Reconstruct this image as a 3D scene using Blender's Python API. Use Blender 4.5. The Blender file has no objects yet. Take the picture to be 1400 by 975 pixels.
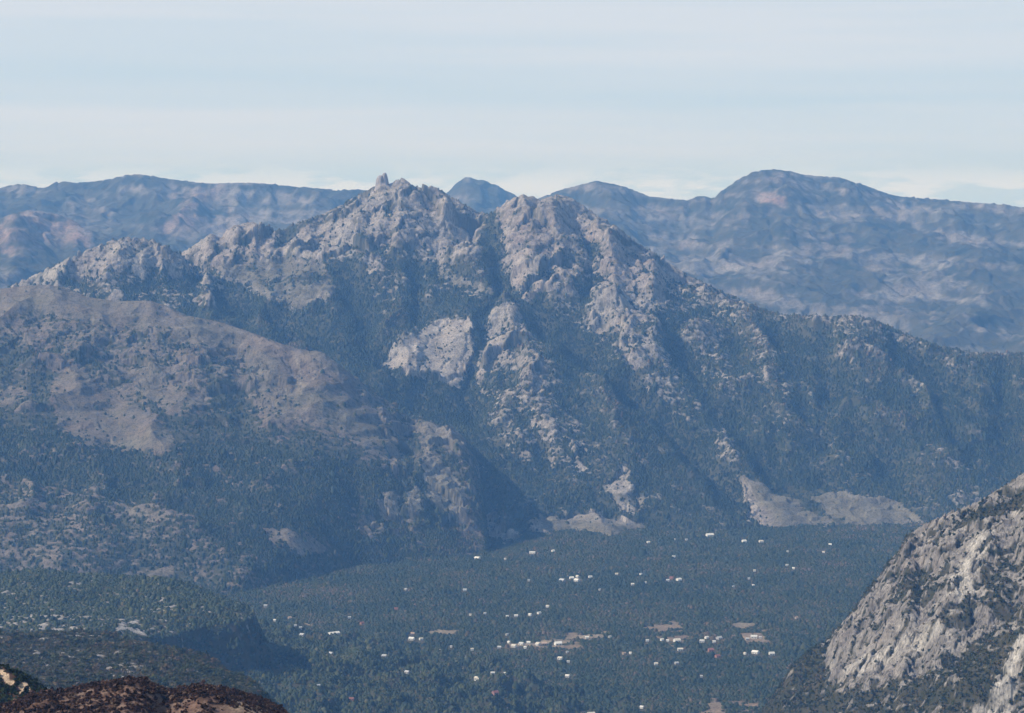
import bpy, math
import numpy as np

# ------------------------------------------------------------------ basics
rng = np.random.default_rng(7)
F = 3293.0                       # focal length in photo pixels (1400 wide)
H0 = 900.0                       # camera height above the valley floor, metres
PIT = math.atan((487.5 - 292.0) / F)
CP, SP = math.cos(PIT), math.sin(PIT)
scene = bpy.context.scene
COL = scene.collection


def st(px, py):                  # image point -> horizontal and vertical slope of its ray
    a = (np.asarray(px, float) - 700) / F
    b = (487.5 - np.asarray(py, float)) / F
    k = CP + b * SP
    return a / k, (-SP + b * CP) / k


def proj(X, Y, Z):               # Z relative to the camera
    d = Y * CP - Z * SP
    return 700 + F * X / d, 487.5 - F * (Y * SP + Z * CP) / d


def P(px, py, Y):
    s, t = st(px, py)
    return s * Y, Y, t * Y


def pts(lst):
    return np.array([P(*p) for p in lst])


# ------------------------------------------------------------------ noise
def _hash(ix, iy, seed):
    h = (ix.astype(np.int64) * 374761393 + iy.astype(np.int64) * 668265263 + seed * 1442695041) & 0xFFFFFFFF
    h = ((h ^ (h >> 13)) * 1274126177) & 0xFFFFFFFF
    h = ((h ^ (h >> 16)) * 2246822519) & 0xFFFFFFFF
    return ((h ^ (h >> 15)) & 0xFFFF).astype(np.float32) * (2 * math.pi / 65536)


def perlin(x, y, seed=0):
    x0, y0 = np.floor(x), np.floor(y)
    fx, fy = (x - x0).astype(np.float32), (y - y0).astype(np.float32)
    ix, iy = x0.astype(np.int32), y0.astype(np.int32)
    u = fx * fx * fx * (fx * (fx * 6 - 15) + 10)
    v = fy * fy * fy * (fy * (fy * 6 - 15) + 10)

    def g(dx, dy):
        a = _hash(ix + dx, iy + dy, seed)
        return np.cos(a) * (fx - dx) + np.sin(a) * (fy - dy)
    n0 = g(0, 0); n0 += u * (g(1, 0) - n0)
    n1 = g(0, 1); n1 += u * (g(1, 1) - n1)
    return (n0 + v * (n1 - n0)) * 1.5


def fbm(x, y, wl, octs, seed=0, gain=0.5):
    out, amp, tot = 0, 1.0, 0
    c, s = 0.8, 0.6
    for o in range(octs):
        out = out + amp * perlin(x / wl + 13.7 * o, y / wl - 7.1 * o, seed + o)
        tot += amp * amp
        amp *= gain; wl /= 2.03
        x, y = c * x - s * y, s * x + c * y
    return out / math.sqrt(tot)


def ridged(x, y, wl, octs, seed=0, gain=0.5):
    out, amp, tot = 0, 1.0, 0
    c, s = 0.8, 0.6
    w = 1.0
    for o in range(octs):
        n = 1 - np.abs(perlin(x / wl + 5.3 * o, y / wl + 3.1 * o, seed + o)) * 1.6
        n = n * n * w
        w = np.clip(n * 1.6, 0, 1)
        out = out + amp * n
        tot += amp
        amp *= gain; wl /= 2.03
        x, y = c * x - s * y, s * x + c * y
    return out / tot


def facets(x, y, cell, seed, tilt=0.5):
    """broken blocks: every Voronoi cell is its own tilted slab. returns (height, crack) with crack 1 at the joints"""
    u, v = x / cell, y / cell
    i0, j0 = np.floor(u).astype(np.int32), np.floor(v).astype(np.int32)
    d1 = np.full(u.shape, 9.0, np.float32); d2 = d1.copy(); h = np.zeros(u.shape, np.float32)
    k = 1 / (2 * math.pi)
    for di in (-1, 0, 1):
        for dj in (-1, 0, 1):
            i, j = i0 + di, j0 + dj
            ax, ay = _hash(i, j, seed) * k, _hash(i, j, seed + 1) * k
            dx, dy = (u - i - ax).astype(np.float32), (v - j - ay).astype(np.float32)
            d = dx * dx + dy * dy
            tz = (_hash(i, j, seed + 2) * k - 0.5)
            tx, ty = (_hash(i, j, seed + 3) * k - 0.5) * 2 * tilt, (_hash(i, j, seed + 4) * k - 0.5) * 2 * tilt
            hh = tz + tx * dx + ty * dy
            near = d < d1
            d2 = np.where(near, d1, np.minimum(d2, d))
            h = np.where(near, hh, h)
            d1 = np.where(near, d, d1)
    return h * cell, 1 - sstep(0.0, 0.15, np.sqrt(d2) - np.sqrt(d1))


def uni(n, sd=0.38):              # noise -> roughly uniform 0..1
    return 1 / (1 + np.exp(-1.7 * n / sd))


def sstep(a, b, x):
    t = np.clip((x - a) / (b - a), 0, 1)
    return t * t * (3 - 2 * t)


# ------------------------------------------------------------------ terrain helpers
def ridge_union(X, Y, ridges, soft=10.0, pw=0.78):
    """smooth union of ridges: each (points3, slope, concavity length)"""
    zs, acc = None, None
    for p3, a, L in ridges:
        best = np.full(X.shape, -1e5, np.float32)
        for (x0, y0, z0), (x1, y1, z1) in zip(p3[:-1], p3[1:]):
            dx, dy = x1 - x0, y1 - y0
            t = np.clip(((X - x0) * dx + (Y - y0) * dy) / (dx * dx + dy * dy), 0, 1)
            d = np.hypot(X - x0 - t * dx, Y - y0 - t * dy)
            z = z0 + t * (z1 - z0) - a * L * ((1 + d / L) ** pw - 1) / pw
            best = np.maximum(best, z)
        if zs is None:
            zs = best
        else:
            m = np.maximum(zs, best)
            zs = m + soft * np.log1p(np.exp(-np.abs(zs - best) / soft))
    return zs


def foot(g, line, slope=0.62, z0=-906, k=14):
    """the ground meets the valley along LINE (image points on the valley floor)"""
    pl = np.array(line, float)
    _, t = st(pl[:, 0], pl[:, 1])
    yf = np.interp(700 + F * g.s, pl[:, 0], -900 / t)
    yf = yf + 0 * g.s
    lim = z0 + slope * (g.Y - yf[None] + 40 * fbm(g.X, g.Y, 240, 3, 17))
    d = np.clip((g.Z - lim) / k, -30, 30)
    g.Z = g.Z - k * np.log1p(np.exp(d))


def blur(a, nr, nc):
    for ax, n in ((0, nr), (1, nc)):
        p = np.pad(a, [(n, n) if k == ax else (0, 0) for k in (0, 1)], mode='edge').cumsum(ax)
        p = np.concatenate([np.zeros_like(np.take(p, [0], ax)), p], ax)
        m = a.shape[ax]
        hi = np.take(p, np.arange(m) + 2 * n + 1, ax); lo = np.take(p, np.arange(m), ax)
        a = (hi - lo) / (2 * n + 1)
    return a


def convex(g, nr=22, nc=18):
    """+ on spurs, - in gullies, about -1..1"""
    z = blur(g.Z, 3, 3)
    d = z - blur(blur(z, nr, nc), nr, nc)
    return np.clip(d / (1.6 * d.std()), -1.5, 1.5)


def upsample(a, shape):
    r = np.linspace(0, a.shape[0] - 1, shape[0]); c = np.linspace(0, a.shape[1] - 1, shape[1])
    r0 = np.minimum(r.astype(int), a.shape[0] - 2); c0 = np.minimum(c.astype(int), a.shape[1] - 2)
    fr = (r - r0)[:, None]; fc = (c - c0)[None, :]
    A = a[r0][:, c0]; B = a[r0][:, c0 + 1]; C = a[r0 + 1][:, c0]; D = a[r0 + 1][:, c0 + 1]
    return A * (1 - fr) * (1 - fc) + B * (1 - fr) * fc + C * fr * (1 - fc) + D * fr * fc


def smooth1(v, n):
    k = np.hanning(n + 2)[1:-1]; k /= k.sum()
    return np.convolve(np.pad(v, n, mode='edge'), k, mode='same')[n:-n]


class Grid:
    """heightfield over rays (columns) and distance (rows)"""

    def __init__(self, px0, px1, ncol, Ys):
        self.s = np.linspace((px0 - 700) / F, (px1 - 700) / F, ncol)
        self.Y1 = np.asarray(Ys, float)
        self.S, self.Y = np.meshgrid(self.s, self.Y1)
        self.X = self.S * self.Y
        self.Z = np.zeros_like(self.X)

    def coarse(self, fn, step=3):
        X, Y = self.X[::step, ::step], self.Y[::step, ::step]
        self_r = np.append(np.arange(0, self.X.shape[0], step), [])
        # resample so that ends line up
        nr, nc = max(2, self.X.shape[0] // step), max(2, self.X.shape[1] // step)
        s = np.linspace(self.s[0], self.s[-1], nc)
        ri = np.linspace(0, len(self.Y1) - 1, nr)
        y = np.interp(ri, np.arange(len(self.Y1)), self.Y1)
        S, Y = np.meshgrid(s, y)
        return upsample(fn(S * Y, Y), self.X.shape)

    def arc(self, k=1.3):
        """distance measured along a slope that faces the camera"""
        return self.Y + k * self.Z

    def px(self):
        return proj(self.X, self.Y, self.Z)

    def fit_crest(self, line, zb, power=1.3, smooth=9, lo=None, hi=None):
        """lift or lower the top so that the skyline follows LINE (image points)"""
        pl = np.array(line, float)
        colpx = 700 + F * self.s
        for _ in range(3):
            t = self.Z / self.Y
            k = t.argmax(0)
            cols = np.arange(len(self.s))
            zc = self.Z[k, cols]; yc = self.Y[k, cols]
            pxc, pyc = proj(self.X[k, cols], yc, zc)
            want = np.interp(pxc, pl[:, 0], pl[:, 1])
            _, tw = st(pxc, want)
            dz = smooth1(tw * yc - zc, smooth)
            if lo is not None:
                dz *= sstep(lo - 40, lo + 10, colpx)
            if hi is not None:
                dz *= 1 - sstep(hi - 10, hi + 40, colpx)
            w = np.clip((self.Z - zb) / np.maximum(zc - zb, 30)[None], 0, 1.2) ** power
            self.Z = self.Z + dz[None] * w

    def hit(self, px, py):
        """ground point seen at an image point"""
        s_, t_ = st(px, py)
        y = self.Y1
        z = self.sample(self.Z, s_ * y, y)
        k = np.nonzero(z >= t_ * y)[0]
        j = k[0] if len(k) else int((z / y).argmax())
        return float(s_ * y[j]), float(y[j])

    def carve(self, lines, step=3):
        """gullies (depth > 0) or spurs (depth < 0) along lines over the ground"""
        prep = [([self.hit(*p) for p in ln], dep, wid) for ln, dep, wid in lines]

        def fn(X, Y):
            wx = X + 22 * fbm(X, Y, 190, 3, 25); wy = Y + 22 * fbm(X, Y, 190, 3, 26)
            out = np.zeros(X.shape)
            for p2, dep, wid in prep:
                d = np.full(X.shape, 1e6); n = len(p2) - 1; along = np.zeros(X.shape)
                for k, ((x0, y0), (x1, y1)) in enumerate(zip(p2[:-1], p2[1:])):
                    dx, dy = x1 - x0, y1 - y0
                    t = np.clip(((wx - x0) * dx + (wy - y0) * dy) / (dx * dx + dy * dy + 1e-6), 0, 1)
                    e = np.hypot(wx - x0 - t * dx, wy - y0 - t * dy)
                    along = np.where(e < d, (k + t) / n, along); d = np.minimum(d, e)
                out -= dep * np.exp(-(d / wid) ** 1.5) * np.clip(np.minimum(along, 1 - along) * 5 + 0.3, 0, 1)
            return out
        c = self.coarse(fn, step)
        self.Z = self.Z + c
        return c

    def sample(self, A, X, Y):
        c = (X / Y - self.s[0]) / (self.s[1] - self.s[0])
        r = np.interp(Y, self.Y1, np.arange(len(self.Y1)))
        c0 = np.clip(c.astype(int), 0, len(self.s) - 2); r0 = np.clip(r.astype(int), 0, len(self.Y1) - 2)
        fc = np.clip(c - c0, 0, 1); fr = np.clip(r - r0, 0, 1)
        return (A[r0, c0] * (1 - fr) * (1 - fc) + A[r0, c0 + 1] * (1 - fr) * fc
                + A[r0 + 1, c0] * fr * (1 - fc) + A[r0 + 1, c0 + 1] * fr * fc)

    def visible(self, margin):
        """rows that can be seen from the camera or from a little beside it"""
        t = self.Z / self.Y
        m = np.maximum.accumulate(t, 0)
        return (t - m) * self.Y > -margin

    def build(self, name, mat, attrs, label, smooth=False):
        nr, nc = self.X.shape
        v = np.stack([self.X, self.Y, self.Z + H0], -1).reshape(-1, 3)
        i = np.arange(nr * nc).reshape(nr, nc)
        q = np.stack([i[:-1, :-1], i[:-1, 1:], i[1:, 1:], i[1:, :-1]], -1).reshape(-1, 4)
        o = mesh_obj(name, v, q, mat, smooth)
        for k, a in attrs.items():
            at = o.data.attributes.new(k, 'FLOAT', 'POINT')
            at.data.foreach_set('value', np.ascontiguousarray(a, np.float32).ravel())
        o['kind'] = 'structure'; o['label'] = label
        return o


def mesh_obj(name, v, faces, mat, smooth=False, parent=None):
    me = bpy.data.meshes.new(name)
    n = faces.shape[1]
    me.vertices.add(len(v)); me.vertices.foreach_set('co', np.ascontiguousarray(v, np.float32).ravel())
    me.loops.add(faces.size); me.loops.foreach_set('vertex_index', np.ascontiguousarray(faces, np.int32).ravel())
    me.polygons.add(len(faces))
    me.polygons.foreach_set('loop_start', np.arange(0, faces.size, n, dtype=np.int32))
    if smooth:
        me.polygons.foreach_set('use_smooth', np.ones(len(faces), bool))
    me.update(calc_edges=True)
    if mat is not None:
        me.materials.append(mat)
    o = bpy.data.objects.new(name, me); COL.objects.link(o)
    o.parent = parent
    return o


# land cover drawn as outlines on each landform (fraction of bare ground 0..1)
def sdist(px, py, poly):
    p = np.array(poly, float)
    d = np.full(px.shape, 1e9, np.float32); ins = np.zeros(px.shape, bool)
    for (x0, y0), (x1, y1) in zip(p, np.roll(p, -1, 0)):
        dx, dy = x1 - x0, y1 - y0
        t = np.clip(((px - x0) * dx + (py - y0) * dy) / (dx * dx + dy * dy + 1e-9), 0, 1)
        d = np.minimum(d, (px - x0 - t * dx) ** 2 + (py - y0 - t * dy) ** 2)
        if y0 != y1:
            c = (y0 > py) != (y1 > py)
            ins ^= c & (px < (x1 - x0) * (py - y0) / (y1 - y0) + x0)
    d = np.sqrt(d)
    return np.where(ins, d, -d)


_gx, _gy = np.meshgrid(np.arange(-200, 1602, 3.0), np.arange(200, 1102, 3.0))


def cover(g, base, polys, warp=9.0, seed=3):
    """polys: (value, softness, outline). returns the field on the grid g"""
    f = np.full(_gx.shape, base, np.float32)
    for val, soft, poly in polys:
        xs = [p[0] for p in poly]; ys = [p[1] for p in poly]
        m = np.clip(0.5 + sdist(_gx, _gy, poly) / (2 * soft), 0, 1)
        f = f * (1 - m) + val * m
    px, py = g.px()
    px = px + warp * fbm(g.X, g.Y, 0.012 * g.Y.mean(), 4, seed)
    py = py + warp * 0.7 * fbm(g.X, g.Y, 0.012 * g.Y.mean(), 4, seed + 9)
    c = np.clip((px + 200) / 3, 0, _gx.shape[1] - 2); r = np.clip((py - 200) / 3, 0, _gx.shape[0] - 2)
    c0 = c.astype(int); r0 = r.astype(int); fc = c - c0; fr = r - r0
    return (f[r0, c0] * (1 - fr) * (1 - fc) + f[r0, c0 + 1] * (1 - fr) * fc
            + f[r0 + 1, c0] * fr * (1 - fc) + f[r0 + 1, c0 + 1] * fr * fc)


# ------------------------------------------------------------------ materials
def new_mat(name):
    m = bpy.data.materials.new(name); m.use_nodes = True
    nt = m.node_tree
    b = nt.nodes['Principled BSDF']
    b.inputs['Roughness'].default_value = 0.95
    b.inputs['Specular IOR Level'].default_value = 0.15
    return m, nt, b


def N(nt, typ, **kw):
    n = nt.nodes.new(typ)
    for k, v in kw.items():
        if k.startswith('i_'):
            n.inputs[k[2:].replace('_', ' ')].default_value = v
        else:
            setattr(n, k, v)
    return n


def mix(nt, f, a, b, mode='MIX'):
    n = nt.nodes.new('ShaderNodeMix'); n.data_type = 'RGBA'; n.blend_type = mode
    for idx, v in ((0, f), (6, a), (7, b)):
        if hasattr(v, 'is_linked') or hasattr(v, 'links'):
            nt.links.new(v, n.inputs[idx])
        elif idx == 0:
            n.inputs[0].default_value = v
        else:
            n.inputs[idx].default_value = (*v, 1)
    return n.outputs[2]


def noise(nt, scale, detail=4, rough=0.55, vec=None, stretch=None):
    n = N(nt, 'ShaderNodeTexNoise'); n.inputs['Scale'].default_value = scale
    n.inputs['Detail'].default_value = detail; n.inputs['Roughness'].default_value = rough
    co = nt.nodes.new('ShaderNodeTexCoord').outputs['Object'] if vec is None else vec
    if stretch:
        mp = N(nt, 'ShaderNodeMapping'); mp.inputs['Scale'].default_value = stretch
        nt.links.new(co, mp.inputs['Vector']); co = mp.outputs['Vector']
    nt.links.new(co, n.inputs['Vector'])
    return n.outputs['Fac']


def ramp(nt, fac, stops):
    r = N(nt, 'ShaderNodeValToRGB')
    e = r.color_ramp.elements
    while len(e) < len(stops):
        e.new(0.5)
    for el, (p, c) in zip(e, stops):
        el.position = p
        el.color = (*c, 1) if isinstance(c, tuple) else (c, c, c, 1)
    nt.links.new(fac, r.inputs['Fac'])
    return r.outputs['Color']


def attr(nt, name):
    return N(nt, 'ShaderNodeAttribute', attribute_name=name).outputs['Fac']


def ground_material(name, size, grey, red, pale, scrub_a, scrub_b, rock_var=0.45, bump=1.0):
    """SIZE: metres of the finest visible grain"""
    m, nt, b = new_mat(name)
    tone, rock, light = attr(nt, 'tone'), attr(nt, 'rock'), attr(nt, 'pale')
    c = mix(nt, tone, grey, red)
    c = mix(nt, light, c, pale)
    c = mix(nt, attr(nt, 'heath'), c, HEATH)
    v1 = ramp(nt, noise(nt, 1 / (size * 14), 6, 0.62), [(0.25, 1 - rock_var), (0.75, 1 + rock_var * 0.6)])
    c = mix(nt, 1.0, c, v1, 'MULTIPLY')
    v2 = ramp(nt, noise(nt, 1 / (size * 3), 4, 0.65, stretch=(1.6, 1.6, 0.35)), [(0.36, 0.32), (0.50, 0.95), (0.72, 1.3)])
    c = mix(nt, 0.85, c, v2, 'MULTIPLY')
    g = mix(nt, ramp(nt, noise(nt, 1 / (size * 22), 7, 0.65), [(0.35, 0.0), (0.65, 1.0)]), scrub_a, scrub_b)
    c = mix(nt, rock, g, c)
    nt.links.new(c, b.inputs['Base Color'])
    bp = N(nt, 'ShaderNodeBump'); bp.inputs['Strength'].default_value = 0.8 * bump
    bp.inputs['Distance'].default_value = size * 1.3
    nt.links.new(noise(nt, 1 / (size * 5), 4, 0.6), bp.inputs['Height'])
    nt.links.new(bp.outputs['Normal'], b.inputs['Normal'])
    return m


def leaf_material(name, stops):
    m, nt, b = new_mat(name)
    c = ramp(nt, attr(nt, 'tint'), stops)
    nt.links.new(c, b.inputs['Base Color'])
    b.inputs['Roughness'].default_value = 0.8
    return m


GREY, RED, PALE = (0.295, 0.272, 0.25), (0.265, 0.208, 0.182), (0.43, 0.395, 0.345)
HEATH = (0.158, 0.146, 0.108)
SCA, SCB = (0.038, 0.046, 0.026), (0.088, 0.083, 0.054)
mat_main = ground_material('granite_and_scrub', 2.6, GREY, RED, PALE, SCA, SCB)
mat_ridge = ground_material('reddish_heath', 2.6, (0.18, 0.158, 0.136), (0.17, 0.122, 0.10), (0.36, 0.32, 0.28), SCA, SCB)
mat_far = ground_material('far_rock_and_bush', 6.0, (0.25, 0.235, 0.225), (0.40, 0.26, 0.21), (0.44, 0.40, 0.365), (0.03, 0.037, 0.022), (0.075, 0.07, 0.045), 0.5)
mat_valley = ground_material('valley_grass', 3.0, (0.22, 0.19, 0.13), (0.25, 0.16, 0.11), (0.40, 0.34, 0.25), (0.04, 0.045, 0.025), (0.09, 0.075, 0.045))
mat_hill = ground_material('heath_and_rock', 1.2, (0.30, 0.28, 0.27), (0.13, 0.085, 0.055), (0.45, 0.42, 0.38), (0.035, 0.042, 0.02), (0.08, 0.065, 0.035))
mat_cliff = ground_material('pale_granite', 1.1, (0.195, 0.178, 0.162), (0.19, 0.15, 0.125), (0.43, 0.40, 0.355), (0.03, 0.035, 0.018), (0.065, 0.055, 0.032), 0.65, 1.3)
mat_fore = ground_material('dry_heath', 0.28, (0.155, 0.108, 0.084), (0.15, 0.082, 0.06), (0.62, 0.45, 0.30), (0.05, 0.03, 0.02), (0.10, 0.055, 0.038))

GREEN = [(0.0, (0.010, 0.018, 0.009)), (0.45, (0.026, 0.039, 0.015)), (0.75, (0.055, 0.062, 0.025)), (0.92, (0.085, 0.06, 0.034)), (1.0, (0.12, 0.09, 0.06))]
mat_leaf = leaf_material('eucalypt_leaves', GREEN)
mat_leaf_near = leaf_material('near_leaves', [(0.0, (0.014, 0.022, 0.010)), (0.4, (0.038, 0.052, 0.019)), (0.75, (0.08, 0.085, 0.036)), (1.0, (0.13, 0.09, 0.05))])
mat_brush = leaf_material('dead_brush', [(0.0, (0.022, 0.014, 0.010)), (0.5, (0.055, 0.028, 0.020)), (0.85, (0.11, 0.055, 0.035)), (1.0, (0.24, 0.17, 0.11))])
mat_bark, _nt, _b = new_mat('bark')
_nt.links.new(ramp(_nt, noise(_nt, 2.0), [(0.3, (0.06, 0.05, 0.042)), (0.7, (0.16, 0.135, 0.12))]), _b.inputs['Base Color'])


# ------------------------------------------------------------------ trees as mass
def ico():
    p = (1 + 5 ** 0.5) / 2
    v = np.array([(-1, p, 0), (1, p, 0), (-1, -p, 0), (1, -p, 0), (0, -1, p), (0, 1, p), (0, -1, -p), (0, 1, -p), (p, 0, -1), (p, 0, 1), (-p, 0, -1), (-p, 0, 1)]) / math.hypot(1, p)
    f = np.array([(0, 11, 5), (0, 5, 1), (0, 1, 7), (0, 7, 10), (0, 10, 11), (1, 5, 9), (5, 11, 4), (11, 10, 2), (10, 7, 6), (7, 1, 8), (3, 9, 4), (3, 4, 2), (3, 2, 6), (3, 6, 8), (3, 8, 9), (4, 9, 5), (2, 4, 11), (6, 2, 10), (8, 6, 7), (9, 8, 1)])
    return v, f


def stamp(name, templates, X, Y, Z, size, hgt, tint, mat, label, seed=1, smooth=False, kind='stuff', tvar=0.0):
    """joins one lumpy crown per point into one mesh"""
    r = np.random.default_rng(seed)
    n = len(X)
    which = r.integers(0, len(templates), n); ang = r.uniform(0, 6.283, n)
    V, Fc, T, off = [], [], [], 0
    for k, (tv, tf) in enumerate(templates):
        m = np.nonzero(which == k)[0]
        if not len(m):
            continue
        c, s = np.cos(ang[m])[:, None], np.sin(ang[m])[:, None]
        x = (tv[None, :, 0] * c - tv[None, :, 1] * s) * size[m][:, None] + X[m][:, None]
        y = (tv[None, :, 0] * s + tv[None, :, 1] * c) * size[m][:, None] + Y[m][:, None]
        z = tv[None, :, 2] * hgt[m][:, None] + Z[m][:, None]
        nv = tv.shape[0]
        V.append(np.stack([x, y, z], -1).reshape(-1, 3).astype(np.float32))
        Fc.append((tf[None] + (np.arange(len(m)) * nv)[:, None, None]).reshape(-1, tf.shape[1]) + off)
        tt = np.repeat(tint[m], nv)
        if tvar:
            tt = np.clip(tt + tvar * np.repeat(r.normal(0, 1, len(m) * (nv // tf.shape[1])), tf.shape[1]), 0, 1)
        T.append(tt)
        off += len(m) * nv
    v = np.concatenate(V); v[:, 2] += H0
    o = mesh_obj(name, v, np.concatenate(Fc), mat, smooth)
    a = o.data.attributes.new('tint', 'FLOAT', 'POINT')
    a.data.foreach_set('value', np.concatenate(T).astype(np.float32))
    o['kind'] = kind; o['label'] = label
    return o


def blob_templates(n=10, seed=5):
    r = np.random.default_rng(seed); out = []
    v0, f0 = ico()
    keep = f0[[i for i in range(20) if v0[f0[i]].mean(0)[2] > -0.55]]
    for _ in range(n):
        v = v0 * (1 + r.normal(0, 0.17, (12, 1))) + r.normal(0, 0.08, (12, 3))
        v[:, 2] = v[:, 2] * 0.55 + 0.45
        v[:, :2] *= 0.55
        out.append((v, keep))
    return out


def leafy_template(r, nq=60, cell=0.16, lobes=5):
    """crown of loose leaf sprays: unit width about 1, height 0..1, as quads"""
    cs = np.stack([r.normal(0, 0.2, lobes), r.normal(0, 0.2, lobes), r.uniform(0.42, 0.8, lobes)], -1)
    rad = r.uniform(0.16, 0.3, lobes)
    k = r.integers(0, lobes, nq)
    d = r.normal(0, 1, (nq, 3)); d /= np.linalg.norm(d, axis=1)[:, None]
    c = cs[k] + d * (rad[k] * r.uniform(0.55, 1.05, nq))[:, None]
    nrm = d + r.normal(0, 0.45, (nq, 3)); nrm[:, 2] += 0.35
    nrm /= np.linalg.norm(nrm, axis=1)[:, None]
    u = np.cross(nrm, r.normal(0, 1, (nq, 3))); u /= np.linalg.norm(u, axis=1)[:, None]
    w = np.cross(nrm, u)
    a = cell * r.uniform(0.6, 1.25, (nq, 1)); bb = cell * r.uniform(0.45, 0.9, (nq, 1))
    q = np.stack([c - u * a, c - w * bb, c + u * a, c + w * bb], 1)
    return q.reshape(-1, 3), np.arange(nq * 4).reshape(-1, 4)


def tuft_templates(n=10, seed=6):
    r = np.random.default_rng(seed); out = []
    v0 = np.array([(1, 0, 0), (0.31, 0.95, 0), (-0.81, 0.59, 0), (-0.81, -0.59, 0), (0.31, -0.95, 0), (0, 0, 1.0)])
    f0 = np.array([(0, 1, 5), (1, 2, 5), (2, 3, 5), (3, 4, 5), (4, 0, 5)])
    ring = v0[:5] * 0.62 + np.array([0, 0, 0.72])
    for _ in range(n):
        v = np.concatenate([v0[:5], ring, [(0, 0, 1.0)]]) + r.normal(0, 0.12, (11, 3))
        v[:5, 2] -= 0.12
        f = [(k, (k + 1) % 5, 5 + k) for k in range(5)] + [((k + 1) % 5, 5 + (k + 1) % 5, 5 + k) for k in range(5)] + [(5 + k, 5 + (k + 1) % 5, 10) for k in range(5)]
        v[:, :2] *= 0.55
        out.append((v, np.array(f)))
    return out


BLOBS = blob_templates()
TUFTS = tuft_templates()
_r = np.random.default_rng(11)
LEAFY = [leafy_template(_r, 58, 0.15) for _ in range(8)]
BUSH = []
for _ in range(8):
    _v, _f = leafy_template(_r, 34, 0.24, 3)
    _v = _v.copy(); _v[:, 2] = (_v[:, 2] - 0.3) * 1.4
    BUSH.append((_v, _f))


def scatter(g, n, density, margin=25, seed=0):
    """random ground points of g, thinned by the density grid, that the camera side can see"""
    r = np.random.default_rng(seed)
    ymin, ymax = g.Y1[0], g.Y1[-1]
    Y = np.sqrt(r.uniform(ymin ** 2, ymax ** 2, n)); S = r.uniform(g.s[0], g.s[-1], n)
    X = S * Y
    D = np.where(g.visible(margin), density, 0)
    k = r.uniform(0, 1, n) < g.sample(D, X, Y)
    X, Y = X[k], Y[k]
    return X, Y, g.sample(g.Z, X, Y)


def slope_of(g):
    dzy = np.gradient(g.Z, axis=0) / np.gradient(g.Y, axis=0)
    dzx = np.gradient(g.Z, axis=1) / np.gradient(g.X, axis=1)
    return np.hypot(dzx, dzy)


def area_n(g, spacing):
    return int((g.s[-1] - g.s[0]) * (g.Y1[-1] ** 2 - g.Y1[0] ** 2) / 2 / spacing ** 2)


#==MARK-TERRAIN==
# ------------------------------------------------------------------ main mountain
CREST_M = [(-250, 460), (-100, 430), (0, 398), (60, 370), (110, 345), (150, 330), (175, 324), (205, 327), (225, 335), (245, 347), (258, 340), (290, 318), (298, 326), (318, 309), (345, 303), (368, 309), (382, 316), (400, 308), (440, 293), (470, 279), (490, 267), (505, 259), (515, 252), (535, 251), (547, 243), (560, 249), (567, 256), (580, 253), (597, 256), (615, 268), (640, 282), (655, 290), (668, 292), (676, 288), (690, 277), (700, 271), (715, 266), (728, 269), (742, 274), (752, 268), (765, 266), (780, 270), (795, 279), (810, 290), (830, 302), (850, 314), (862, 325), (880, 337), (905, 352), (940, 376), (970, 390), (1000, 404), (1030, 417), (1060, 428), (1085, 432), (1110, 431), (1140, 433), (1170, 432), (1195, 437), (1215, 446), (1240, 457), (1280, 472), (1330, 482), (1400, 483), (1500, 486), (1650, 500)]


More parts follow.
